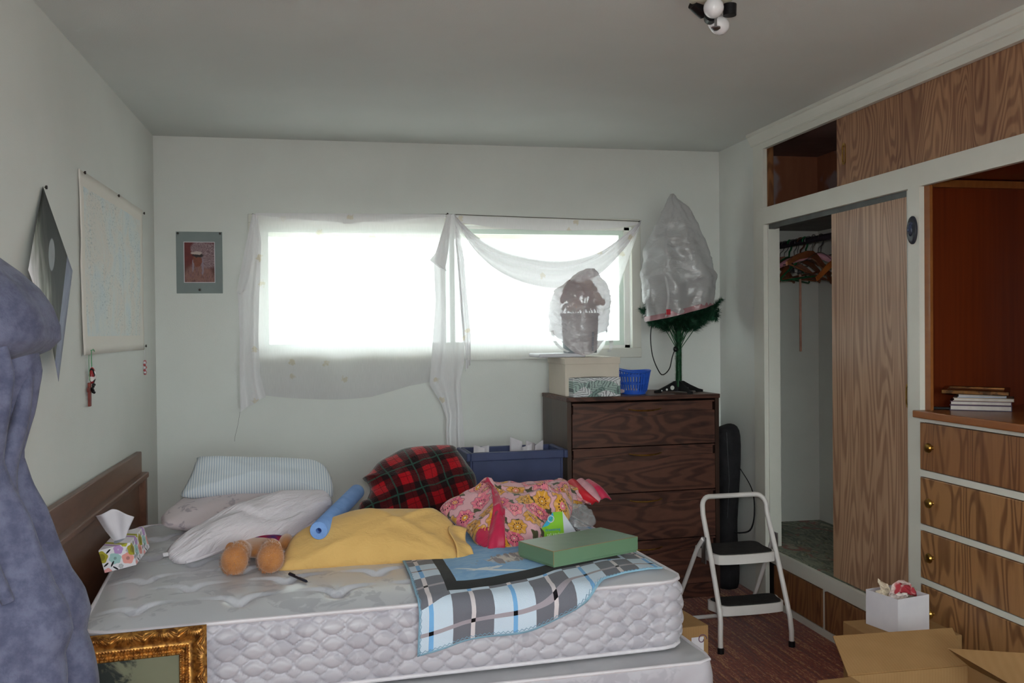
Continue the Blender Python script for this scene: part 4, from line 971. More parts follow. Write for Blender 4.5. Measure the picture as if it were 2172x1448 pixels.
for zz_ in (ZP - .001, ZBM + .004):
    P, _ = perim(BL, BWD, CR, 160); MB().tube([(q.x + nn.x * .004, q.y + nn.y * .004, zz_) for q, nn, d in P], .0065, 8, closed=True).to('piping', M_pipe, mt, smooth=True)
bx('underside', M_quilt, mt, .05, BL - .05, .05, BWD - .05, ZBM, ZBM + .05)

bs = thing('box_spring', 'silver covered box spring under the mattress, sticking out at the foot', 'box spring', matrix=Matrix.Translation((-.70, 2.70, 0)) @ Matrix.Rotation(radians(3.2), 4, 'Z'))
def wrinkle(d, z): return .006 * fbm(d * 9, z * 9) + .004 * sin(d * 60 + 3 * fbm(d * 3, z * 5)) * (.3 + .7 * abs(fbm(d * 2, 1)))
border(1.90, 1.50, .05, .165, .362, 700, 26, wrinkle, .008).to('side_cover', M_quilt, bs, smooth='all')
MB().grid(lambda u, v: tuple(Vector((round_rect(2 * u - 1, 2 * v - 1, 1.90, 1.5, .05)[0] + .95, round_rect(2 * u - 1, 2 * v - 1, 1.90, 1.5, .05)[1] + .75, .362 + .012 * (1 - max(abs(2 * u - 1), abs(2 * v - 1)) ** 12) + .003 * fbm(u * 14, v * 11)))), 60, 50).to('top_cover', mottled('grey_cover', S(196, 194, 198), S(176, 174, 180), 5, .45), bs, smooth='all')
P, _ = perim(1.90, 1.50, .05, 140); MB().tube([(q.x, q.y, .362) for q, nn, d in P], .006, 8, closed=True).to('piping', M_pipe, bs, smooth=True)
bx('bottom_frame', M_card, bs, .03, 1.87, .03, 1.47, .14, .168)
for a, b in ((.1, .1), (1.8, .1), (.1, 1.4), (1.8, 1.4)): MB().tube([(a, b, 0), (a, b, .14)], .02, 10).to('leg', M_black, bs)

# ------------------------------------------------------------------ fleece blanket
CNR = [(.925, -.145), (1.775, .085), (.985, 1.02), (1.80, 1.28)]
def bl_ab(u, v):
    a0 = CNR[0][0] + (CNR[1][0] - CNR[0][0]) * u; b0 = CNR[0][1] + (CNR[1][1] - CNR[0][1]) * (u ** 1.25); a1 = CNR[2][0] + (CNR[3][0] - CNR[2][0]) * u; b1 = CNR[2][1] + (CNR[3][1] - CNR[2][1]) * u
    b0 += .022 * sin(u * 9 + .6) * (1 - v) ** 3
    return a0 + (a1 - a0) * v, b0 + (b1 - b0) * v
def blanket(u, v):
    a, b = bl_ab(u, v); lift = .009 + .004 * fbm(u * 5, v * 5) + .010 * max(0, sin(u * 13 + .4)) ** 3 * (1 - v) ** 4
    bb = max(b, 0.0); tx = abs(2 * a / BL - 1); ty = abs(2 * bb / BWD - 1); zt = crown(max(min(tx, 1), min(ty, 1)))
    r = .030
    if b >= r: return (a, b, zt + lift)
    arc = r * pi / 2; s_ = r - b
    if s_ < arc:
        th = s_ / r; return (a, r - (r + lift + .026) * sin(th), zt - r + (r + lift + .008 * sin(2 * th)) * cos(th))
    return (a, -(lift + .026 + .006 * sin(u * 20) * min(1, (s_ - arc) / .03)), zt - r - (s_ - arc))
bl = thing('fleece_blanket', 'blue and grey fleece blanket with a plaid border over the mattress foot', 'blanket', matrix=BED)
g = G('fleece_print', .95, 0, .1, .12); uu, vv, _ = g.coords('UV')
un = g.noise(g.vec(uu * 8, vv * 8), 1, 2); u_ = uu + (un - .5) * .006; v_ = vv + (un - .5) * .006
ub = u_.min(.90 - u_); vb = v_.min(1.16 - v_)
plaid = (ub < .105).max(vb < .145); black = (ub < .148).max(vb < .205)
cu = (u_ + .03) / .14; cv = (v_ + .01) / .14; par = ((cu.m('FLOOR') + cv.m('FLOOR')) * .5).frac() > .25
parx = (cu.m('FLOOR') * .5).frac() > .25
base = g.mix(par, S(206, 220, 236), S(118, 118, 128))
sx = (cu.frac() - .5).abs() < .052; sy = (cv.frac() - .5).abs() < .045
pc = g.mix(sy, base, S(170, 160, 170)); pc = g.mix(sx, pc, g.mix(par, S(124, 178, 228), S(220, 210, 214))); pc = g.mix(sx * sy, pc, S(20, 18, 22))
nb = g.noise(g.vec(uu * 6, vv * 14, 2), 1.4, 4, .6, 1.5); nf = g.noise(g.vec(uu * 30, vv * 9, 0), 1, 3, .6, 1.6)
cc = g.mix(g.step(.35, .65, nb), S(124, 172, 220), S(150, 190, 226))
du = (uu - .47) / .20; dv = (vv - .36) / .06; mk = g.step(1.1, .7, du * du + dv * dv + (nf - .5) * 2.2)
cc = g.mix(mk, cc, g.mix(g.step(.45, .6, nf), S(150, 140, 146), S(216, 206, 200)))
du2 = (uu - .27 + (vv - .29) * .8) / .075; dv2 = (vv - .29 - (nb - .5) * .08) / .011; dv3 = (vv - .275 + (uu - .27) * .5) / .009
mk2 = g.step(1.1, .8, du2 * du2 + dv2 * dv2).max(g.step(1.1, .8, du2 * du2 + dv3 * dv3)); cc = g.mix(mk2, cc, S(226, 230, 236))
col = g.mix(black, cc, S(12, 12, 15)); col = g.mix(plaid, col, pc)
hemd = (ub.min(vb)) < .006; col = g.mix(hemd, col, S(150, 190, 214))
g.color(col); g.bump(g.noise(g.vec(uu * 400, vv * 400), 1, 2), .35, .004)
NB = (110, 110); o = MB().grid(blanket, *NB).to('fleece', g.mat, bl, smooth='all', recalc=False, solid=.004)
uvl = o.data.uv_layers.new(name='UVMap')
for lp in o.data.loops:
    i = lp.vertex_index; uvl.data[lp.index].uv = ((i % (NB[0] + 1)) / NB[0] * .90, (i // (NB[0] + 1)) / NB[1] * 1.16)
def seamfn(edge):
    pts = []
    for k in range(120):
        u, v = {'near': (k / 119, 0), 'left': (0, k / 119)}[edge]; p = Vector(blanket(u, v)); d_ = .004 * (1 if k % 2 else -1)
        q = Vector(blanket(min(1, u + (.012 if edge == 'left' else 0)), min(1, v + (.012 if edge == 'near' else 0))))
        pts.append(tuple(p.lerp(q, .45 + .4 * (k % 2)) + Vector((0, -.0035, .002))))
    return pts
for e_ in ('near', 'left'): MB().tube(seamfn(e_), .0011, 5).to('whip_stitch', mottled('blue_stitch_' + e_, S(136, 172, 196), S(120, 158, 184), 30, .8), bl)

# ------------------------------------------------------------------ pillows and other soft things
def pillow(name, label, P0, psi, alpha, outline, tt, tb_, mat, wr, cat='pillow', part='cover', group='pillows on the bed', **k):
    t = thing(name, label, cat, group=group, matrix=frame3(P0, psi, alpha)); inflate(outline, tt, tb_, wr=wr, **k).to(part, mat, t, smooth='all'); return t
def wr1(am, fx, fy, sd): return lambda x, y, t, s: am * (fbm(x * fx + sd, y * fy + sd, 0, 3) + .5 * sin((x * fx + y * fy) * 3 + 3 * fbm(x * 4, y * 4, sd)) * t ** 2) * (1 if s > 0 else -.3)
g = G('blue_ticking', .85, 0, .1, .2); x, y, z = g.coords(); g.color(g.mix(g.step(.35, .55, (x * 620).sin() * .5 + .5), S(226, 228, 230), S(184, 196, 210))); M_tick = g.mat
g = G('pink_floral', .85, 0, .1, .2); v = g.tc().outputs['Object']; g.color(g.mix(g.step(.54, .62, g.noise(v, 18, 3, .6, 1)), S(222, 208, 212), S(186, 172, 182))); M_pf = g.mat
g = G('white_cotton', .9, 0, .1, .15); v = g.tc().outputs['Object']; g.color(g.mix(g.noise(v, 6, 2), S(224, 216, 222), S(214, 206, 213))); x, y, z = g.coords(); g.bump(g.noise(g.vec(x * 8 + y * 10, y * 46 - x * 22, 0), 1, 3, .6, .5), .7, .02); M_wc = g.mat
M_yc = (lambda g: (g.color(g.mix(g.noise(g.tc().outputs['Object'], 5, 2), S(226, 184, 116), S(216, 172, 104))), g.bump(g.noise(g.v3(18, 30, 1), 1, 3, .6, .7), .3, .02), g.mat)[2])(G('yellow_cotton', .85, 0, .15, .15))
pillow('pillow', 'pale pink floral pillow at the bottom of the pillow pile', (-.3, 4.05, .70), 4, 10, [(-.357, -.12), (-.362, -.06), (-.335, .02), (-.28, .14), (-.05, .2), (.2, .19), (.28, .1), (.27, -.1), (.105, -.2), (-.075, -.205), (-.251, -.195), (-.341, -.17)], .055, .06, M_pf, wr1(.008, 5, 7, 3))
pillow('pillow', 'blue and white pinstriped pillow on top of the pile', (-.3, 4.13, .835), 3, 40, [(-.245, .075), (-.225, .085), (0, .066), (.2, .042), (.27, .025), (.30, -.03), (.315, -.10), (.31, -.165), (.27, -.16), (.146, -.14), (-.08, -.12), (-.27, -.125), (-.297, -.115), (-.28, -.06), (-.262, .0)], .055, .06, M_tick, wr1(.010, 4, 9, 8))
wp = pillow('pillow', 'white pillow in a creased case leaning on the pile', (-.3, 3.53, .740), 22, 38, [(-.277, -.146), (-.292, -.10), (-.25, -.05), (-.165, .0), (-.06, .054), (.07, .098), (.2, .113), (.325, .104), (.352, .06), (.334, .01), (.24, -.06), (.168, -.10), (.02, -.125), (-.066, -.128), (-.166, -.142), (-.24, -.157)], .065, .03, M_wc, lambda x, y, t, s: (.007 * fbm(x * 5, y * 12, 4) + .009 * sin(44 * (y - .35 * x) + 5 * fbm(x * 4, y * 4)) * (.25 + .75 * t)) * (1 if s > 0 else -.2))
MB().tube(spline([(-.24, -.155, .004), (-.16, -.142, .010), (-.06, -.113, .014), (.05, -.11, .014), (.168, -.10, .010), (.25, -.05, .008)], 40, False), .006, 8).to('case_hem', M_wc, wp, smooth=True)
MB().box(-.305, -.285, -.115, -.10, -.003, .003, .002).to('care_tag', M_paper, wp)
yp = pillow('pillow', 'mustard yellow pillow in front of the tartan blanket', (.15, 3.31, .715), 0, 38, [(-.325, -.138), (-.31, -.10), (-.275, .0), (-.212, .048), (-.119, .086), (-.059, .104), (.057, .108), (.19, .098), (.235, .09), (.272, .05), (.29, .01), (.295, -.05), (.285, -.14), (.255, -.143), (.196, -.15), (.108, -.136), (-.006, -.138), (-.087, -.14), (-.209, -.14), (-.27, -.145)], .062, .05, M_yc, lambda x, y, t, s: (.010 * fbm(x * 4, y * 6, 9) + .008 * exp(-((y + .75 * x - .08) / .02) ** 2) + .009 * sin(60 * x + 4 * fbm(x * 6, y * 6)) * max(0, -y * 6) * t + .012 * exp(-((y - .5 * x + .02) / .018) ** 2) * t) * (1 if s > 0 else -.2))
MB().grid(lambda u, v: (.262 + .062 * u + .008 * sin(v * 7) + .01 * (1 - v), -.150 + v * .165 - .012 * u * v, .012 - .01 * u + .006 * sin(v * 14 + 2 * u) * u + .035 * sin(pi * v) * (1 - u) ** 2), 10, 26).to('open_flap', M_yc, yp, smooth='all', solid=.003)

g = G('tartan_wool', .95, 0, .05, .4); x, y, z = g.coords(); wv = g.noise(g.vec(x * 5, y * 5), 1, 2)
tx = x * .92 + y * .30 + (wv - .5) * .05; ty = y * .95 - x * .28 + (wv - .5) * .05
def bands(q): 
    p = (q / .112).frac(); big = g.step(.43, .40, (p - .5).abs()) ; 
    return 1 - g.step(.25, .28, (p - .5).abs()), g.step(.035, .02, (p - .5).abs()), g.step(.02, .012, (p - .06).abs())
b1, l1, r1 = bands(tx); b2, l2, r2 = bands(ty)
col = g.mix(b1 * .82, S(170, 18, 28), S(12, 14, 16)); col = g.mix(b2 * .82, col, S(14, 16, 18)); col = g.mix(l1.max(l2) * .75, col, S(44, 84, 72)); col = g.mix((r1.max(r2)) * .5, col, S(40, 10, 16))
g.color(col); g.bump(g.noise(g.v3(160, 160, 160), 1, 2), .5, .006); M_tart = g.mat
tt_ = pillow('tartan_throw', 'red tartan wool throw bunched upright behind the pillows', (.43, 4.17, .775), 4, 62, [(-.286, .006), (-.25, .032), (-.211, .077), (-.159, .106), (-.091, .137), (.015, .146), (.125, .143), (.150, .114), (.186, .051), (.217, -.007), (.215, -.083), (.186, -.16), (.028, -.174), (-.142, -.164), (-.284, -.155), (-.272, -.092), (-.255, -.05), (-.267, -.015)], .075, .06, M_tart, lambda x, y, t, s: (.018 * fbm(x * 5, y * 5, 2) + .010 * exp(-((x - .6 * y + .12) / .03) ** 2)) * (1 if s > 0 else .2), 'blanket', 'wool_cloth', None, p=3.0)
inflate([(-.31, -.16), (-.30, -.10), (-.25, -.09), (-.20, -.12), (-.19, -.16), (-.25, -.175)], .04, .03, 8, 40).to('lower_fold', M_tart, tt_, smooth='all')

def floral(name, red=False):
    g = G(name, .95, 0, .05, .3); x, y, z = g.coords(); wob = g.noise(g.vec(x * 14, y * 14), 1, 2)
    def layer(sc, sx, sy, rnd):
        sc = sc * 1.45
        vd, vx, vy, a_, b_ = g.voro(g.vec(x * sc + sx, y * sc + sy), rnd); th = g.math('ARCTAN2', y * sc + sy - vy, x * sc + sx - vx)
        return vd + (wob - .5) * .10, th, a_, b_
    pale = g.mix(wob, S(236, 186, 192), S(226, 168, 178))
    d3, th3, a3, b3 = layer(13, 4.3, 1.7, .9); leaf = g.step(.42, .36, d3 + (th3 * 2).cos().abs() * .18)
    col = g.mix(leaf * (a3 < .6), pale, g.mix(wob, S(96, 92, 56), S(66, 64, 46)))
    d2, th2, a2, b2 = layer(9.5, .5, 2.2, .75); R2 = (th2 * 7).cos() * .05 + .47
    pet = g.step(.0, -.03, d2 - R2)
    pcol = g.ramp(a2, [(.0, S(232, 96, 132)), (.33, S(236, 120, 146)), (.34, S(222, 150, 44)), (.66, S(228, 166, 60)), (.67, S(244, 150, 160)), (1, S(238, 130, 150))])
    pcol = g.mix(g.step(.75, .95, (th2 * 7).cos() * .5 + .5 + (wob - .5)) * .35, pcol, S(255, 206, 170))
    edge = g.step(.035, .0, (d2 - R2).abs())
    col = g.mix(pet, col, pcol); col = g.mix(edge * .6, col, S(86, 54, 46))
    ring = g.step(.05, .02, (d2 - .21).abs()) * ((th2 * 12).cos() > -.1); col = g.mix(ring * pet, col, S(84, 34, 40))
    cen = g.step(.16, .13, d2); col = g.mix(cen, col, g.ramp(b2, [(.4, S(224, 160, 56)), (.6, S(236, 130, 150))])); col = g.mix(g.step(.06, .03, d2), col, S(246, 226, 206))
    g.color(col); g.bump(g.noise(g.v3(220, 220, 220), 1, 2), .6, .006); return g.mat
M_flo = floral('floral_terry')
M_crim = (lambda g: (g.color(g.mix(g.noise(g.v3(3, 3, 3), 8, 2), S(206, 40, 86), S(186, 28, 66))), g.bump(g.noise(g.v3(20, 90, 20), 1, 2), .2, .01), g.mat)[2])(G('crimson_satin', .45, 0, .4, .2))
M_redb = mottled('red_satin', S(214, 44, 56), S(196, 34, 48), 9, .5, .1, 40)
ft = thing('floral_blanket', 'crumpled pink and orange floral terry blanket with crimson edging', 'blanket', matrix=frame3((.65, 3.6, .725), 8, 18))
FO = [(-.231, .032), (-.195, .08), (-.15, .10), (-.068, .155), (-.024, .185), (.024, .20), (.11, .19), (.192, .19), (.251, .19), (.304, .165), (.343, .11), (.298, -.027), (.22, -.149), (.074, -.243), (-.021, -.305), (-.084, -.30), (-.139, -.305), (-.145, -.275), (-.165, -.221), (-.171, -.124), (-.198, -.069), (-.217, -.015)]
def fw_(x, y, t, s):
    rd = .030 * exp(-((x + .05 - .10 * y) / .022) ** 2) * (1 if y < .10 else .3) + .022 * exp(-((y - .06 + .35 * x) / .02) ** 2) + .018 * exp(-((x - .17 + .5 * y) / .025) ** 2)
    wx, wy = x + .03 * fbm(x * 4, y * 4, 8), y + .03 * fbm(x * 4, y * 4, 2)
    rg = (1 - abs(mnoise.noise(Vector((wx * 5.5 + 3, wy * 3.5, 1.3))))) ** 4 * .034 + (1 - abs(mnoise.noise(Vector((wx * 4, wy * 8, 7.7))))) ** 6 * .022
    return (rd * .8 + rg - .015 + .012 * fbm(x * 7, y * 7, 5)) * (1 if s > 0 else .1)
FS = spline(FO, 150); FC = Vector((sum(o.x for o in FS) / 150, sum(o.y for o in FS) / 150, 0))
def fsurf(x, y):
    d = Vector((x, y, 0)) - FC; th = atan2(d.y, d.x); best = min(FS, key=lambda o: abs((atan2(o.y - FC.y, o.x - FC.x) - th + pi) % (2 * pi) - pi)); t = min(1, d.length / max(1e-6, (best - FC).length))
    return .06 * max(0, 1 - t ** 3.2) ** .62 + fw_(x, y, t, 1) * (1 - t ** 10)
inflate(FO, .06, .07, 46, 150, p=3.2, wr=fw_).to('terry_cloth', M_flo, ft, smooth='all')
EC = spline([(-.045, .06), (-.030, .0), (-.04, -.08), (-.055, -.16), (-.085, -.24), (-.105, -.318)], 50, False)
def edging(u, v):
    c_ = EC[int(u * 49)]; w_ = .018 + .05 * u; x_ = c_.x + (v - .62) * w_; h = fsurf(x_, c_.y) + .007 + .004 * sin(v * 9 + u * 6); return (x_, c_.y, max(h, -.03 if u > .97 else .004))
MB().grid(edging, 49, 14).to('satin_edging', M_crim, ft, smooth='all', solid=.004, label='crimson satin edging at the near corner')
EC2 = spline([(-.10, -.17), (-.135, -.19), (-.165, -.225), (-.15, -.27), (-.12, -.315)], 30, False)
MB().grid(lambda u, v: (EC2[int(u * 29)].x + .055 * v * (1 - .3 * u), EC2[int(u * 29)].y + .01 * v, max(fsurf(EC2[int(u * 29)].x + .055 * v, EC2[int(u * 29)].y), .0) * .8 + .006), 29, 8).to('satin_edging', M_crim, ft, smooth='all', solid=.004)
FI = ft.matrix_basis.inverted()
FLN = [[(.938, 4.02, .737), (.893, 3.9, .718), (.877, 3.85, .691)], [(1.038, 4.05, .745), (1.046, 3.93, .706), (1.109, 3.9, .668)], [(1.081, 4.06, .746), (1.09, 3.92, .722), (1.138, 3.9, .675)], [(1.126, 4.08, .741), (1.141, 3.98, .723), (1.162, 3.95, .677)], [(1.159, 4.08, .733), (1.187, 4.0, .713), (1.212, 3.96, .673)]]
FLN = [spline(l, 25, False) for l in FLN]
for k, (nm_, mt_, lb_) in enumerate((('hanging_fold', M_flo, None), ('red_edging', M_redb, 'bright red satin edging on the far fold'), ('pink_fold', mottled('pale_pink_terry', S(232, 176, 184), S(220, 160, 170), 20, .95, .3, 200), None), ('satin_edging', M_crim, None))):
    def strip(u, v, k=k):
        p = FLN[k][int(v * 24)].lerp(FLN[k + 1][int(v * 24)], u); w_ = .012 * sin(pi * u) * (2.2 if k == 0 else 1); return tuple(FI @ (p + Vector((0, -w_, w_))))
    MB().grid(strip, 12, 24).to(nm_, mt_, ft, smooth='all', recalc=False, solid=.007, label=lb_)
inflate([(-.12, -.05), (-.10, .06), (.02, .09), (.11, .07), (.15, .0), (.08, -.06), (-.02, -.08)], .055, .05, 14, 60, wr=lambda x, y, t, s: .016 * fbm(x * 12, y * 12, 4) if s > 0 else 0).to('under_fold', M_flo, ft, smooth='all', matrix=FI @ frame3((.97, 3.94, .69), 10, 12))

M_clear = plastic('crinkled_clear_plastic', (.92, .95, .99, 1), .26, .12, .14, .3, .5)
tag(inflate([(-.06, -.09), (-.08, .0), (-.03, .06), (.05, .07), (.09, .02), (.07, -.06), (.02, -.10)], .022, .01, 18, 80, wr=lambda x, y, t, s: .03 * abs(fbm(x * 20, y * 20, 3)) if s > 0 else 0).to('plastic_wrapper', M_clear, smooth='all', matrix=frame3((.98, 3.72, .665), 20, 20)), 'crinkled clear plastic wrapper beside the floral blanket', 'wrapper')

# green trash-bag carton
kt = thing('bag_carton', 'bright green carton of kitchen trash bags with an open torn side', 'carton', matrix=Matrix.Translation((.765, 3.40, .642)) @ Matrix.Rotation(radians(8), 4, 'Z') @ Matrix.Rotation(radians(-6), 4, 'X'))
M_gr = mottled('lime_print', S(142, 204, 52), S(132, 194, 44), 4, .45)
fp = [(0, 0), (.097, 0), (.094, .098), (.055, .098), (.010, .045), (.002, .03)]
m = MB().prism(fp, 0, .002); m.V = [(a, -c, b) for a, b, c in m.V]; m.to('front_panel', M_gr, kt)
bx('left_panel', M_gr, kt, 0, .002, 0, .05, 0, .03)
m = MB().prism([(0, 0), (.06, 0), (.03, .05), (.0, .098)], 0, .0015); m.V = [(.096 - c, a, b) for a, b, c in m.V]; m.to('right_panel', M_paper, kt)
m = MB().add([(.095, .0, .098), (.095, 0, 0), (.155, -.005, 0), (.14, .0, .03)], [(0, 1, 2, 3)]); m.to('torn_flap', mottled('grey_lining', S(214, 216, 224), S(196, 198, 208), 8, .5), kt, solid=.001)
bx('back_panel', M_paper, kt, 0, .095, .06, .062, 0, .05); bx('base_panel', M_paper, kt, 0, .096, 0, .06, -.001, .001)
m = MB().prism([(.010, .045), (.055, .098), (.058, .085), (.05, .065), (.034, .05)], .0021, .0026); m.V = [(a, -c, b) for a, b, c in m.V]; m.to('blue_corner', mottled('cyan_print', S(60, 170, 206), S(50, 158, 196), 5, .45), kt)
m = MB().lathe([(.0105, -.0032), (.0135, -.0032), (.0135, -.0028), (.0105, -.0028), (.0105, -.0032)], 26, (.046, 0, .074), 'y', cap=False); m.to('round_logo_ring', M_paper, kt)
MB().tube([(.041, -.003, .074), (.045, -.003, .069), (.052, -.003, .081)], .0016, 6).to('logo_tick', mottled('teal_print', S(70, 160, 150), S(60, 150, 140), 6, .5), kt)
def text(body, size, mat, par, loc, name, rot=(pi / 2, 0, 0)):
    c = bpy.data.curves.new(name, 'FONT'); c.body = body; c.size = size; c.extrude = .0003; o = bpy.data.objects.new(name + '_tmp', c); COL.objects.link(o)
    dg = bpy.context.evaluated_depsgraph_get(); m = bpy.data.meshes.new_from_object(o.evaluated_get(dg)); bpy.data.objects.remove(o)
    return link(name, m, mat, par, loc=loc, rot=rot)
text('drawstring', .014, mottled('blue_ink', S(40, 140, 190), S(36, 130, 180), 5, .5), kt, (.022, -.0028, .030), 'lettering')
text('tall kitchen', .0155, mottled('pale_ink', S(232, 246, 214), S(226, 240, 208), 5, .5), kt, (.028, -.0028, .012), 'lettering')

# green gift box
gb = thing('gift_box', 'flat sage green cardboard gift box on the fleece blanket', 'box', matrix=Matrix.Translation((.71, 2.957, .650)) @ Matrix.Rotation(radians(24.3), 4, 'Z'))
g = G('sage_gloss', .34, 0, .5); g.color(g.mix(g.noise(g.tc().outputs['Object'], 4, 3), S(112, 144, 114), S(100, 132, 104))); g.bump(g.noise(g.v3(5, 5, 1), 1, 2), .25, .02); M_sage = g.mat
bx('tray', M_sage, gb, .004, .366, .004, .192, 0, .03); m = MB().box(0, .37, 0, .196, .006, .053, .0025)
m.to('lid', M_sage, gb)
def edge_wear(pts): return MB().tube(pts, .0009, 5)
edge_wear([(0.001, .001, .0525), (.369, .001, .0525)]).to('worn_edge', M_card, gb); edge_wear([(.001, .001, .0525), (.001, .195, .0525)]).to('worn_edge', M_card, gb); edge_wear([(.001, .001, .008), (.001, .001, .0525)]).to('worn_edge', M_card, gb)

# pool noodle
nd = thing('pool_noodle', 'light blue foam pool noodle piece resting across the pillows', 'pool noodle', (0, 0, 0))
A, B = Vector((-.035, 3.23, .752)), Vector((.113, 3.90, .766)); M_nd = mottled('blue_foam', S(132, 170, 228), S(118, 156, 218), 14, .85, .2, 120)
nd.location = A; ax = (B - A); MP = ax.normalized().to_track_quat('Z', 'Y').to_matrix().to_4x4(); Ln = ax.length; nd.matrix_basis = Matrix.Translation(A) @ MP
MB().lathe([(.0095, .03), (.0095, 0), (.029, 0), (.0305, .002), (.0305, Ln - .004), (.028, Ln), (.0095, Ln), (.0095, Ln - .03)], 36, cap=False).to('foam_tube', M_nd, nd, smooth=True)
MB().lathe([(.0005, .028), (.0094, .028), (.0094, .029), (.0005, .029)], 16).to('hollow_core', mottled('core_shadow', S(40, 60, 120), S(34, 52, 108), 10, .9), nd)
for q, a0 in ((.62, .2), (.86, .5)): MB().tube([(.0308 * cos(a), .0308 * sin(a), Ln * q + .004 * sin(3 * a)) for a in [a0 + k * .12 - 1.6 for k in range(16)]], .0008, 5).to('crease', mottled('crease_%d' % int(q * 100), S(92, 122, 180), S(84, 112, 170), 10, .9), nd)

# teddy bear
tbear = thing('teddy_bear', 'tan plush teddy bear lying under the white pillow, feet forward', 'soft toy', (-.245, 3.17, .638))
g = G('tan_plush', .9, 0, .1, .6); g.color(g.mix(g.noise(g.tc().outputs['Object'], 30, 3), S(206, 142, 86), S(176, 112, 62))); M_plush = g.mat
bm_ = MB(); cen = []
for sx_, yy_ in ((-.058, 0), (.056, -.004)):
    cen.append((sx_, yy_, .044)); bm_.ball((sx_, yy_, .044), (.044, .040, .047), 22, 16); bm_.ball((sx_ * .9, .06, .050), (.034, .07, .038), 18, 12)
bm_.ball((0, .25, .030), (.08, .12, .030), 22, 14); bm_.ball((0, .40, .05), (.06, .06, .042), 20, 14); bm_.ball((0, .385, .086), (.022, .025, .016)); bm_.ball((-.05, .43, .06), .020); bm_.ball((.05, .43, .06), .020)
bm_.ball((-.095, .27, .036), (.026, .065, .028)); bm_.ball((.095, .27, .036), (.026, .065, .028))
for s0 in (-1, 1): bm_.ball((s0 * .05, .13, .042), (.036, .08, .036), 16, 12)
body = bm_.to('plush_body', M_plush, tbear, smooth='all')
md = body.modifiers.new('merge', 'REMESH'); md.mode = 'VOXEL'; md.voxel_size = .006; md.use_smooth_shade = True
V = []; F = []; rr = random.Random(2)
for k in range(6500):
    ci = rr.random(); 
    c_, r_ = ((cen[0], (.044, .040, .047)) if ci < .35 else (cen[1], (.044, .040, .047)) if ci < .7 else ((cen[0][0] * .9, .06, .050), (.034, .07, .038)) if ci < .85 else ((cen[1][0] * .9, .06, .05), (.034, .07, .038)))
    d_ = Vector((rr.gauss(0, 1), rr.gauss(0, 1), rr.gauss(0, 1))).normalized(); p = Vector((c_[0] + d_.x * r_[0], c_[1] + d_.y * r_[1], c_[2] + d_.z * r_[2]))
    if p.z < .002: continue
    tip = p + (d_ + Vector((rr.uniform(-.5, .5), rr.uniform(-.5, .5), rr.uniform(-.5, .3)))).normalized() * rr.uniform(.006, .011); s_ = d_.cross(Vector((rr.random(), rr.random(), 1))).normalized() * .0007
    i = len(V); V += [tuple(p - s_), tuple(p + s_), tuple(tip)]; F.append((i, i + 1, i + 2))
q = MB(); q.V, q.F = V, F; o = q.to('fur', M_plush, tbear, recalc=False); o['kind'] = 'stuff'
m = MB().ball((.012, .29, .030), (.096, .075, .033), 24, 14); m.to('red_vest', mottled('red_knit', S(176, 30, 50), S(60, 50, 120), 26, .9), tbear, smooth='all', label='red and blue knitted vest')

# pen
pn = thing('ballpoint_pen', 'black ballpoint pen lying on the bare mattress', 'pen', matrix=Matrix.Translation((-.128, 3.126, .638)) @ Matrix.Rotation(radians(-62), 4, 'Z'))
MB().tube([(0, 0, 0), (.10, 0, 0), (.118, 0, 0), (.127, 0, 0)], [.0048, .0048, .0042, .001], 12).to('barrel', mottled('navy_black', S(28, 32, 52), S(20, 24, 40), 20, .3), pn, smooth=True)
bx('pocket_clip', M_black, pn, .002, .04, -.0012, .0012, .005, .0065); bx('printed_band', M_paper, pn, .045, .07, -.0015, .0015, .0042, .005)

# floral tissue box
tm = Matrix.Translation((-.728, 3.30, .632)) @ Matrix.Rotation(radians(-13), 4, 'Y') @ Matrix.Rotation(radians(-4), 4, 'Z') @ Matrix.Rotation(radians(4), 4, 'X')
tb2 = thing('tissue_box', 'cube tissue box with pastel flowers wedged beside the headboard', 'tissue box', matrix=tm)
g = G('pastel_flower_print', .5); x, y, z = g.coords()
col = g.mix(.5, S(240, 234, 240), S(240, 234, 240))
def flower(col, cx, cz, R, k, c, cc, rc):
    dx = (x + y) - cx; dz = z - cz; d = (dx * dx + dz * dz).sqrt(); th = g.math('ARCTAN2', dz, dx); rr_ = (th * k).cos() * (R * .08) + R
    col = g.mix(d < rr_, col, c); dots = ((dx * 1500).sin() * (dz * 1500).sin()) > .1
    return g.mix((d < rc) * dots, col, cc)
WH = S(236, 236, 236); BK = S(26, 26, 30)
for off in (0.0, .105, .21):
    col = flower(col, off + .004, .054, .020, 5, S(176, 164, 52), BK, .012); col = flower(col, off + .045, .040, .019, 6, S(170, 206, 204), BK, .005); col = flower(col, off + .062, .066, .015, 5, S(192, 152, 206), WH, .003)
    col = flower(col, off + .084, .030, .019, 5, S(240, 164, 156), BK, .006); col = flower(col, off + .056, .010, .008, 6, S(190, 188, 194), WH, .002); col = flower(col, off + .092, .056, .008, 6, S(190, 188, 194), WH, .002); col = flower(col, off + .085, .080, .010, 5, S(186, 182, 60), BK, .002); col = flower(col, off + .012, .002, .012, 5, S(240, 170, 170), WH, .002)
    for (lx, lz, ang_, ln_) in ((.032, .024, .9, .011), (.038, .008, -.8, .010), (.030, .068, .6, .010), (.012, .026, .5, .010)):
        dx = (x + y) - (off + lx); dz = z - lz; l_ = dx * cos(ang_) + dz * sin(ang_); w_ = dz * cos(ang_) - dx * sin(ang_)
        col = g.mix(((l_ / ln_) * (l_ / ln_) + (w_ / .0028) * (w_ / .0028)) < 1, col, BK)
g.color(col)
bx('carton', g.mat, tb2, 0, .103, 0, .19, 0, .079, .002)
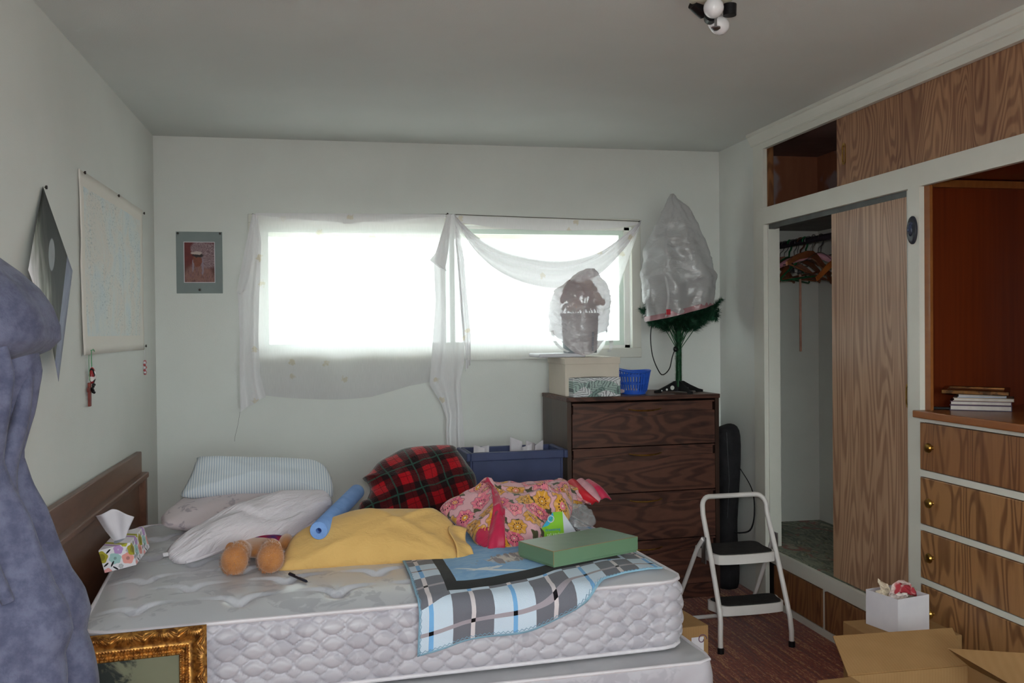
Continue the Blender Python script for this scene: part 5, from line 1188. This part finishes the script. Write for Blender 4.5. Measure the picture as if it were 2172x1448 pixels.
MB().prism([(.051 + .018 * cos(a * pi / 12), .08 + .045 * sin(a * pi / 12)) for a in range(24)], .0785, .0798).to('opening', mottled('film', S(150, 160, 176), S(130, 140, 158), 10, .3), tb2)
def tissue(u, v):
    sp = .012 + .05 * v ** .9; a = (u - .5) * 2
    return (.050 + a * sp + .012 * v * v - .012 * v, .075 + .018 * abs(a) * v + .010 * sin(a * 5 + v) * v, .070 + v * (.104 - .034 * max(0, a) ** 1.5 + .012 * (1 - abs(a))))
MB().grid(tissue, 22, 18).to('tissue_sheet', M_paper, tb2, smooth='all', recalc=False, solid=.0008)
# ------------------------------------------------------------------ robe on the left wall
rb_ = thing('hanging_robe', 'blue-grey fleece robe hanging on the left wall in the foreground', 'robe', (XL, 2.12, 0))
g = G('blue_fleece', .95, 0, .1, .12); v = g.tc().outputs['Object']; g.color(g.mix(g.step(.3, .7, g.noise(v, 26, 4, .65)), S(102, 104, 126), S(76, 78, 100))); g.bump(g.noise(v, 240, 2), .25, .006); M_robe = g.mat
def robe(levels, cy, ry0, seed, n=120, nl=90, fold=.08, nf=9):
    V = []; F = []
    for i in range(nl + 1):
        z_ = levels[0][0] + (levels[-1][0] - levels[0][0]) * i / nl
        for a_, b_ in zip(levels, levels[1:]):
            if a_[0] <= z_ <= b_[0] + 1e-9:
                f_ = (z_ - a_[0]) / (b_[0] - a_[0]); rx = a_[1] + (b_[1] - a_[1]) * f_; ry = a_[2] + (b_[2] - a_[2]) * f_; break
        for j in range(n):
            th = -pi * .5 + pi * j / (n - 1)
            fo = fold * sin(nf * th + 1.4 * sin(z_ * 4 + seed) + 2 * fbm(th, z_ * 1.3, seed)) * min(1, rx / .1) + .05 * fbm(th * 2, z_ * 3, seed)
            V.append((.006 + rx * max(0, cos(th)) ** .8 * (1 + fo * .6), cy + ry * sin(th) * (1 + fo * .5) + (z_ - 1.2) * .02, z_))
    for i in range(nl):
        for j in range(n - 1): F.append((i * n + j, i * n + j + 1, (i + 1) * n + j + 1, (i + 1) * n + j))
    F.append(tuple(range(n))[::-1]); F.append(tuple(nl * n + j for j in range(n)))
    m = MB(); m.V, m.F = V, F; return m
body = [(.30, .365, .24), (.45, .362, .235), (.60, .350, .225), (.672, .345, .22), (.74, .335, .22), (.776, .325, .22), (.822, .335, .22), (.872, .322, .21), (.912, .300, .20), (.967, .280, .19), (1.051, .254, .18), (1.105, .230, .17), (1.166, .214, .165), (1.249, .235, .165), (1.339, .252, .16), (1.42, .24, .16), (1.5, .2, .14), (1.6, .13, .11), (1.68, .06, .06)]
robe(body, 0, 0, 1.0, fold=.17).to('robe_body', M_robe, rb_, smooth='all')
slv = [(1.335, .06, .05), (1.36, .22, .13), (1.385, .275, .165), (1.408, .296, .18), (1.438, .296, .185), (1.478, .284, .185), (1.518, .258, .18), (1.553, .222, .17), (1.60, .16, .15), (1.66, .09, .10), (1.70, .03, .04)]
robe(slv, .02, 0, 4.0, 100, 50, .03, 4).to('folded_sleeve', M_robe, rb_, smooth='all')
for k, (y_, x0_) in enumerate(((-.10, .225), (.02, .262), (.08, .245))):
    P = spline([(x0_ - .01, y_, 1.36), (x0_ - .02, y_ - .02, 1.25), (x0_ - .04, y_ - .05, 1.1), (x0_ + .03, y_ - .04, .9)], 24, False)
    MB().tube([tuple(p) for p in P], [.012 + .008 * sin(pi * q / 23) for q in range(24)], 10).to('lapel_roll', M_robe, rb_, smooth=True)
MB().tube([(0, 0, 1.70), (.05, 0, 1.70), (.06, 0, 1.72)], .006, 8).to('wall_hook', M_brass, rb_, smooth=True)

# ------------------------------------------------------------------ gilt framed painting leaning on the bed
FWD, FHT, FM = .50, .56, .072
pf = thing('framed_painting', 'dark landscape painting in an ornate gilt frame leaning on the mattress', 'painting', matrix=frame3((-.337, 2.722, .612), 7, 76))
def orn(w_, l):
    s_ = w_ / FM; h = .010 + .018 * exp(-((s_ - .22) / .2) ** 2) + .006 * exp(-((s_ - .95) / .06) ** 2) + .008 * exp(-((s_ - .74) / .05) ** 2)
    if s_ < .52:
        ph = (l / .085) % 1 - .5; q = s_ - .05; fan = sin(26 * atan2(ph * .085 + 1e-6, q * FM + .006)); env = exp(-((s_ - .24) / .16) ** 2); h += .0045 * fan * env
        dd = hypot((abs(ph) - .5) * .085 / .012, (s_ - .34) * FM / .012); h += .006 * max(0, 1 - dd) * (1 + .5 * sin(l * 1400) * sin(w_ * 1400))
    elif s_ < .66: h += .001 * sin(l * 2500)
    elif s_ < .84: h += .0022 * sin(l * 2 * pi / .0078)
    else: h += .0018 * sin(l * 2 * pi / .012)
    return h
def side(Ls, place, name):
    nl = int(Ls * 620); V = []; F = []; nw = 34
    for j in range(nw + 1):
        w_ = FM * j / nw
        for i in range(nl + 1): l = w_ + (Ls - 2 * w_) * i / nl; V.append(place(l, w_, orn(w_, l)))
    for j in range(nw):
        for i in range(nl): F.append((j * (nl + 1) + i, j * (nl + 1) + i + 1, (j + 1) * (nl + 1) + i + 1, (j + 1) * (nl + 1) + i))
    m = MB(); m.V, m.F = V, F; return m.to(name, M_gilt, pf, smooth='all')
g = G('antique_gilt', .38, .75, .5); n1 = g.noise(g.tc().outputs['Object'], 60, 3); ge = g.node('NewGeometry'); g.color(g.mix(g.step(.35, .65, n1), S(196, 142, 72), S(120, 76, 36))); M_gilt = g.mat
side(FWD, lambda l, w_, h: (-FWD + l, -w_, h), 'frame_side'); side(FWD, lambda l, w_, h: (-FWD + l, -FHT + w_, h), 'frame_side')
side(FHT, lambda l, w_, h: (-w_, -FHT + l, h), 'frame_side'); side(FHT, lambda l, w_, h: (-FWD + w_, -FHT + l, h), 'frame_side')
m = MB()
for a in ((-FWD, 0, -.012, 0), (-FWD, 0, -FHT, -FHT + .012), (-.012, 0, -FHT + .012, -.012), (-FWD, -FWD + .012, -FHT + .012, -.012)): m.box(*a, -.012, .0125)
m.to('outer_edge', mottled('dark_gilt_edge', S(92, 60, 32), S(64, 42, 24), 20, .5), pf)
g = G('oil_landscape', .6, 0, .2); x, y, z = g.coords(); nz = g.noise(g.vec(x * 9, y * 9), 1.5, 5, .65, .5); nb_ = g.noise(g.vec(x * 40, y * 40), 1, 4, .7)
sky = g.mix(g.noise(g.vec(x * 6, y * 9, 2), 1, 3), S(96, 98, 78), S(124, 122, 100))
mass = g.step(.02, -.02, x + .215 + (nz - .5) * .30 + (y + .16) * .1); sc = g.mix(mass, sky, g.mix(nb_, S(22, 26, 26), S(40, 46, 42)))
bush = g.step(.55, .62, g.noise(g.vec(x * 22, y * 30, 1), 1, 5, .7)) * g.step(.07, .03, (y + .20).abs()) * g.step(-.10, -.16, x); sc = g.mix(bush, sc, S(30, 32, 30))
sc = g.mix(g.step(-.26, -.30, y), sc, g.mix(nz, S(88, 84, 58), S(46, 46, 36))); sc = g.mix(g.step(-.30, -.42, x), sc, S(12, 13, 14)); g.color(sc)
bx('canvas', g.mat, pf, -FWD + FM - .004, -FM + .004, -FHT + FM - .004, -FM + .004, -.004, .006)

# ------------------------------------------------------------------ ceiling lamp
lp_ = thing('ceiling_lamp', 'bare ceiling light fixture with two white bulbs and no shade', 'ceiling lamp', (1.165, 2.72, ZC))
M_can = mottled('cream_metal', S(214, 210, 190), S(196, 192, 174), 12, .4)
MB().lathe([(.001, 0), (.07, 0), (.068, -.016), (.056, -.028), (.03, -.032), (.001, -.033)], 36).to('canopy', M_can, lp_, smooth=True)
MB().tube([(-.003, -.038, -.03), (-.003, -.038, -.115)], .004, 10).to('threaded_rod', M_steel, lp_, smooth=True)
MB().lathe([(.001, -.008), (.006, -.008), (.014, -.002), (.014, .002), (.004, .004), (.001, .004)], 20, (-.003, -.038, -.115)).to('knob', M_steel, lp_, smooth=True)
M_bulb = mottled('opal_glass', S(240, 238, 240), S(234, 232, 236), 5, .12, spec=.5, coat=.5)
def bulb(p, d):
    d = Vector(d).normalized(); M = Matrix.Translation(p) @ d.to_track_quat('Z', 'Y').to_matrix().to_4x4()
    MB().lathe([(.014, -.048), (.019, -.05), (.021, -.02), (.021, .0), (.017, .004), (.013, .004)], 20).tf(M).to('socket', M_black, lp_, smooth=True)
    MB().lathe([(.013, .0), (.0135, .012), (.017, .024), (.025, .042), (.0295, .058), (.030, .066), (.027, .08), (.02, .090), (.010, .0955), (.0005, .097)], 28).tf(M).to('bulb', M_bulb, lp_, smooth=True)
bulb((-.009, -.021, -.068), (-.3, -.95, -.05)); bulb((-.011, .029, -.048), (.855, .25, -.45))
MB().lathe([(.014, -.018), (.02, -.018), (.021, .016), (.014, .018)], 18, (.055, -.01, -.048)).to('socket', M_black, lp_, smooth=True)

# ------------------------------------------------------------------ boxes on the right
bb = thing('cardboard_carton', 'closed brown cardboard box against the drawers under the white box', 'box', (1.885, 2.98, 0))
bx('body', M_corr, bb, 0, .325, 0, .24, 0, .318, .003); bx('tape', mottled('tape', S(196, 172, 130), S(186, 160, 118), 6, .3), bb, .14, .19, -.0006, .2406, .05, .3186)
wb = thing('white_carton', 'small open white box stuffed with crumpled newspaper', 'box', matrix=Matrix.Translation((1.984, 3.022, .3192)) @ Matrix.Rotation(radians(13), 4, 'Z'))
s_ = .152
for a in ((0, s_, 0, .002), (0, s_, s_ - .002, s_), (0, .002, .002, s_ - .002), (s_ - .002, s_, .002, s_ - .002)): bx('side_panel', M_paper, wb, *a, 0, .128)
bx('base_panel', M_paper, wb, .002, s_ - .002, .002, s_ - .002, 0, .002)
def crumple(seed, c, r_, c1, c2, label, redness=0):
    g = G('newsprint_%d' % seed, .85, 0, .1); v = g.tc().outputs['Object']; x, y, z = g.coords()
    ln = g.step(.2, .6, (y * 900 + x * 200).sin()) * g.step(.45, .55, g.noise(v, 30, 2)); cc_ = g.mix(ln * .5, c1, c2); cc_ = g.mix(g.step(.5, .56, g.noise(v, 14, 2)) * redness, cc_, S(190, 60, 74)); g.color(cc_)
    b = bmesh.new(); bmesh.ops.create_icosphere(b, subdivisions=4, radius=1)
    for vv_ in b.verts:
        p = vv_.co; k = 1 + .55 * abs(fbm(p.x * 1.6 + seed, p.y * 1.6, p.z * 1.6)) - .35 * abs(mnoise.noise(Vector((p.x * 3.2 + seed, p.y * 3.2, p.z * 3.2)))); vv_.co = Vector((p.x * k * r_[0], p.y * k * r_[1], p.z * k * r_[2]))
    m = bpy.data.meshes.new('crumpled'); b.to_mesh(m); b.free(); o = link('crumpled_newspaper', m, g.mat, None, loc=c); tag(o, label, 'newspaper', 'newspaper in the white box'); return o
W0 = wb.matrix_basis
crumple(1, W0 @ Vector((.078, .075, .072)), (.045, .045, .05), S(206, 190, 180), S(120, 110, 106), 'beige crumpled newspaper low in the white box')
def torn_sheet(seed, c, w_, h_, rot, c1, c2, label, redness=0):
    g = G('newspaper_sheet_%d' % seed, .9, 0, .1); x, y, z = g.coords(); v = g.tc().outputs['Object']
    ln = g.step(.2, .7, (z * 1500).sin()) * g.step(.45, .55, g.noise(v, 40, 2)); cc_ = g.mix(ln * .6, c1, c2); cc_ = g.mix(g.step(.42, .5, g.noise(v, 16, 2)) * redness, cc_, S(176, 62, 72)); g.color(cc_)
    def fn(u, t):
        n1 = mnoise.noise(Vector((u * 3 + seed * 7, t * 3, 1.0))); n2 = mnoise.noise(Vector((u * 6, t * 6 + seed * 3, 4.0)))
        k = .55 + .45 * (1 - abs(2 * u - 1)); return ((u - .5) * w_ * (.75 + .25 * t) + .010 * n2, .030 * n1 + .016 * abs(n2) - .02 * (u - .5) * (t), t * h_ * (k + .25 * mnoise.noise(Vector((u * 5, seed, 0)))))
    o = MB().grid(fn, 12, 10).to('torn_newspaper', g.mat, loc=c, rot=rot, solid=.0008, recalc=False); return tag(o, label, 'newspaper', 'newspaper in the white box')
torn_sheet(2, W0 @ Vector((.085, .085, .085)), .105, .098, (.35, .25, .2), S(222, 200, 194), S(150, 84, 90), 'red printed newspaper sheet sticking up highest from the white box', 1.0)
torn_sheet(3, W0 @ Vector((.118, .06, .085)), .075, .062, (-.3, .35, -.3), S(176, 168, 150), S(60, 60, 58), 'dark printed newspaper at the right of the white box')
torn_sheet(4, W0 @ Vector((.05, .11, .08)), .05, .105, (.2, -.45, .5), S(220, 202, 180), S(130, 110, 96), 'pale torn newspaper tip at the left of the white box')
torn_sheet(5, W0 @ Vector((.055, .05, .085)), .08, .05, (-.5, -.1, .1), S(226, 212, 208), S(160, 150, 148), 'pale pinkish newspaper at the front of the white box')

ob = thing('open_carton', 'large open cardboard box with raised flaps at bottom right', 'box', (1.555, 2.20, 0))
ow, od, oh = .415, .43, .35
for a in ((0, ow, 0, .005), (0, ow, od - .005, od), (0, .005, .005, od - .005), (ow - .005, ow, .005, od - .005)): bx('side_wall', M_corr, ob, *a, 0, oh)
bx('bottom', M_corr, ob, .005, ow - .005, .005, od - .005, 0, .005)
def flap(P, name='flap'):
    n_ = (Vector(P[1]) - Vector(P[0])).cross(Vector(P[2]) - Vector(P[1])).normalized() * .004
    V = [Vector(p) for p in P] + [Vector(p) + n_ for p in P]; MB().add(V, [(0, 1, 2, 3), (7, 6, 5, 4), (0, 4, 5, 1), (1, 5, 6, 2), (2, 6, 7, 3), (3, 7, 4, 0)]).to(name, M_corr, ob)
flap([(0, od, oh), (ow, od, oh), (ow + .065, od + .165, oh + .06), (.048, od + .17, oh + .062)])
flap([(ow, od - .01, oh), (ow, .02, oh), (ow + .03, .05, oh + .155), (ow - .09, od - .03, oh + .07)])
flap([(0, .02, oh), (0, od - .02, oh), (-.13, od - .05, oh + .01), (-.14, .05, oh + .0)])
flap([(ow, 0, oh), (0, 0, oh), (.02, -.12, oh - .06), (ow - .02, -.12, oh - .06)])
tg = thing('labelled_carton', 'small white carton with a fluorescent green label beside the drawers', 'carton', (2.10, 2.70, 0), (0, 0, radians(4)))
bx('body', M_paper, tg, 0, .085, 0, .17, 0, .245, .002); bx('green_label', mottled('fluorescent_green', S(110, 240, 70), S(100, 228, 60), 5, .5), tg, -.0008, .0, .03, .15, .215, .24); bx('green_label', bpy.data.materials['fluorescent_green'], tg, .0, .05, .03, .15, .2452, .246)
tag(MB().box(0, .14, 0, .2, 0, .28, .003).to('white_carton_box', M_paper, loc=(2.055, 2.42, 0), rot=(0, 0, radians(-8))), 'plain white box at the bottom right corner', 'box')

ub = thing('printed_carton', 'brown printed cardboard carton at the foot of the bed', 'box', (1.215, 3.25, 0), (0, 0, radians(6)))
bx('body', M_corr, ub, 0, .155, 0, .3, 0, .325, .003)
bx('white_label', M_paper, ub, .085, .135, -.0008, 0, .20, .285); bx('white_label', M_paper, ub, .105, .15, -.0008, 0, .15, .22)
MB().tube([(.128 + .02 * cos(a) * (1 - a / 9), -.001, .275 + .02 * sin(a) * (1 - a / 9)) for a in [k * .3 for k in range(22)]], .002, 5).to('printed_swirl', mottled('purple_ink', S(120, 86, 110), S(108, 76, 98), 8, .7), ub)
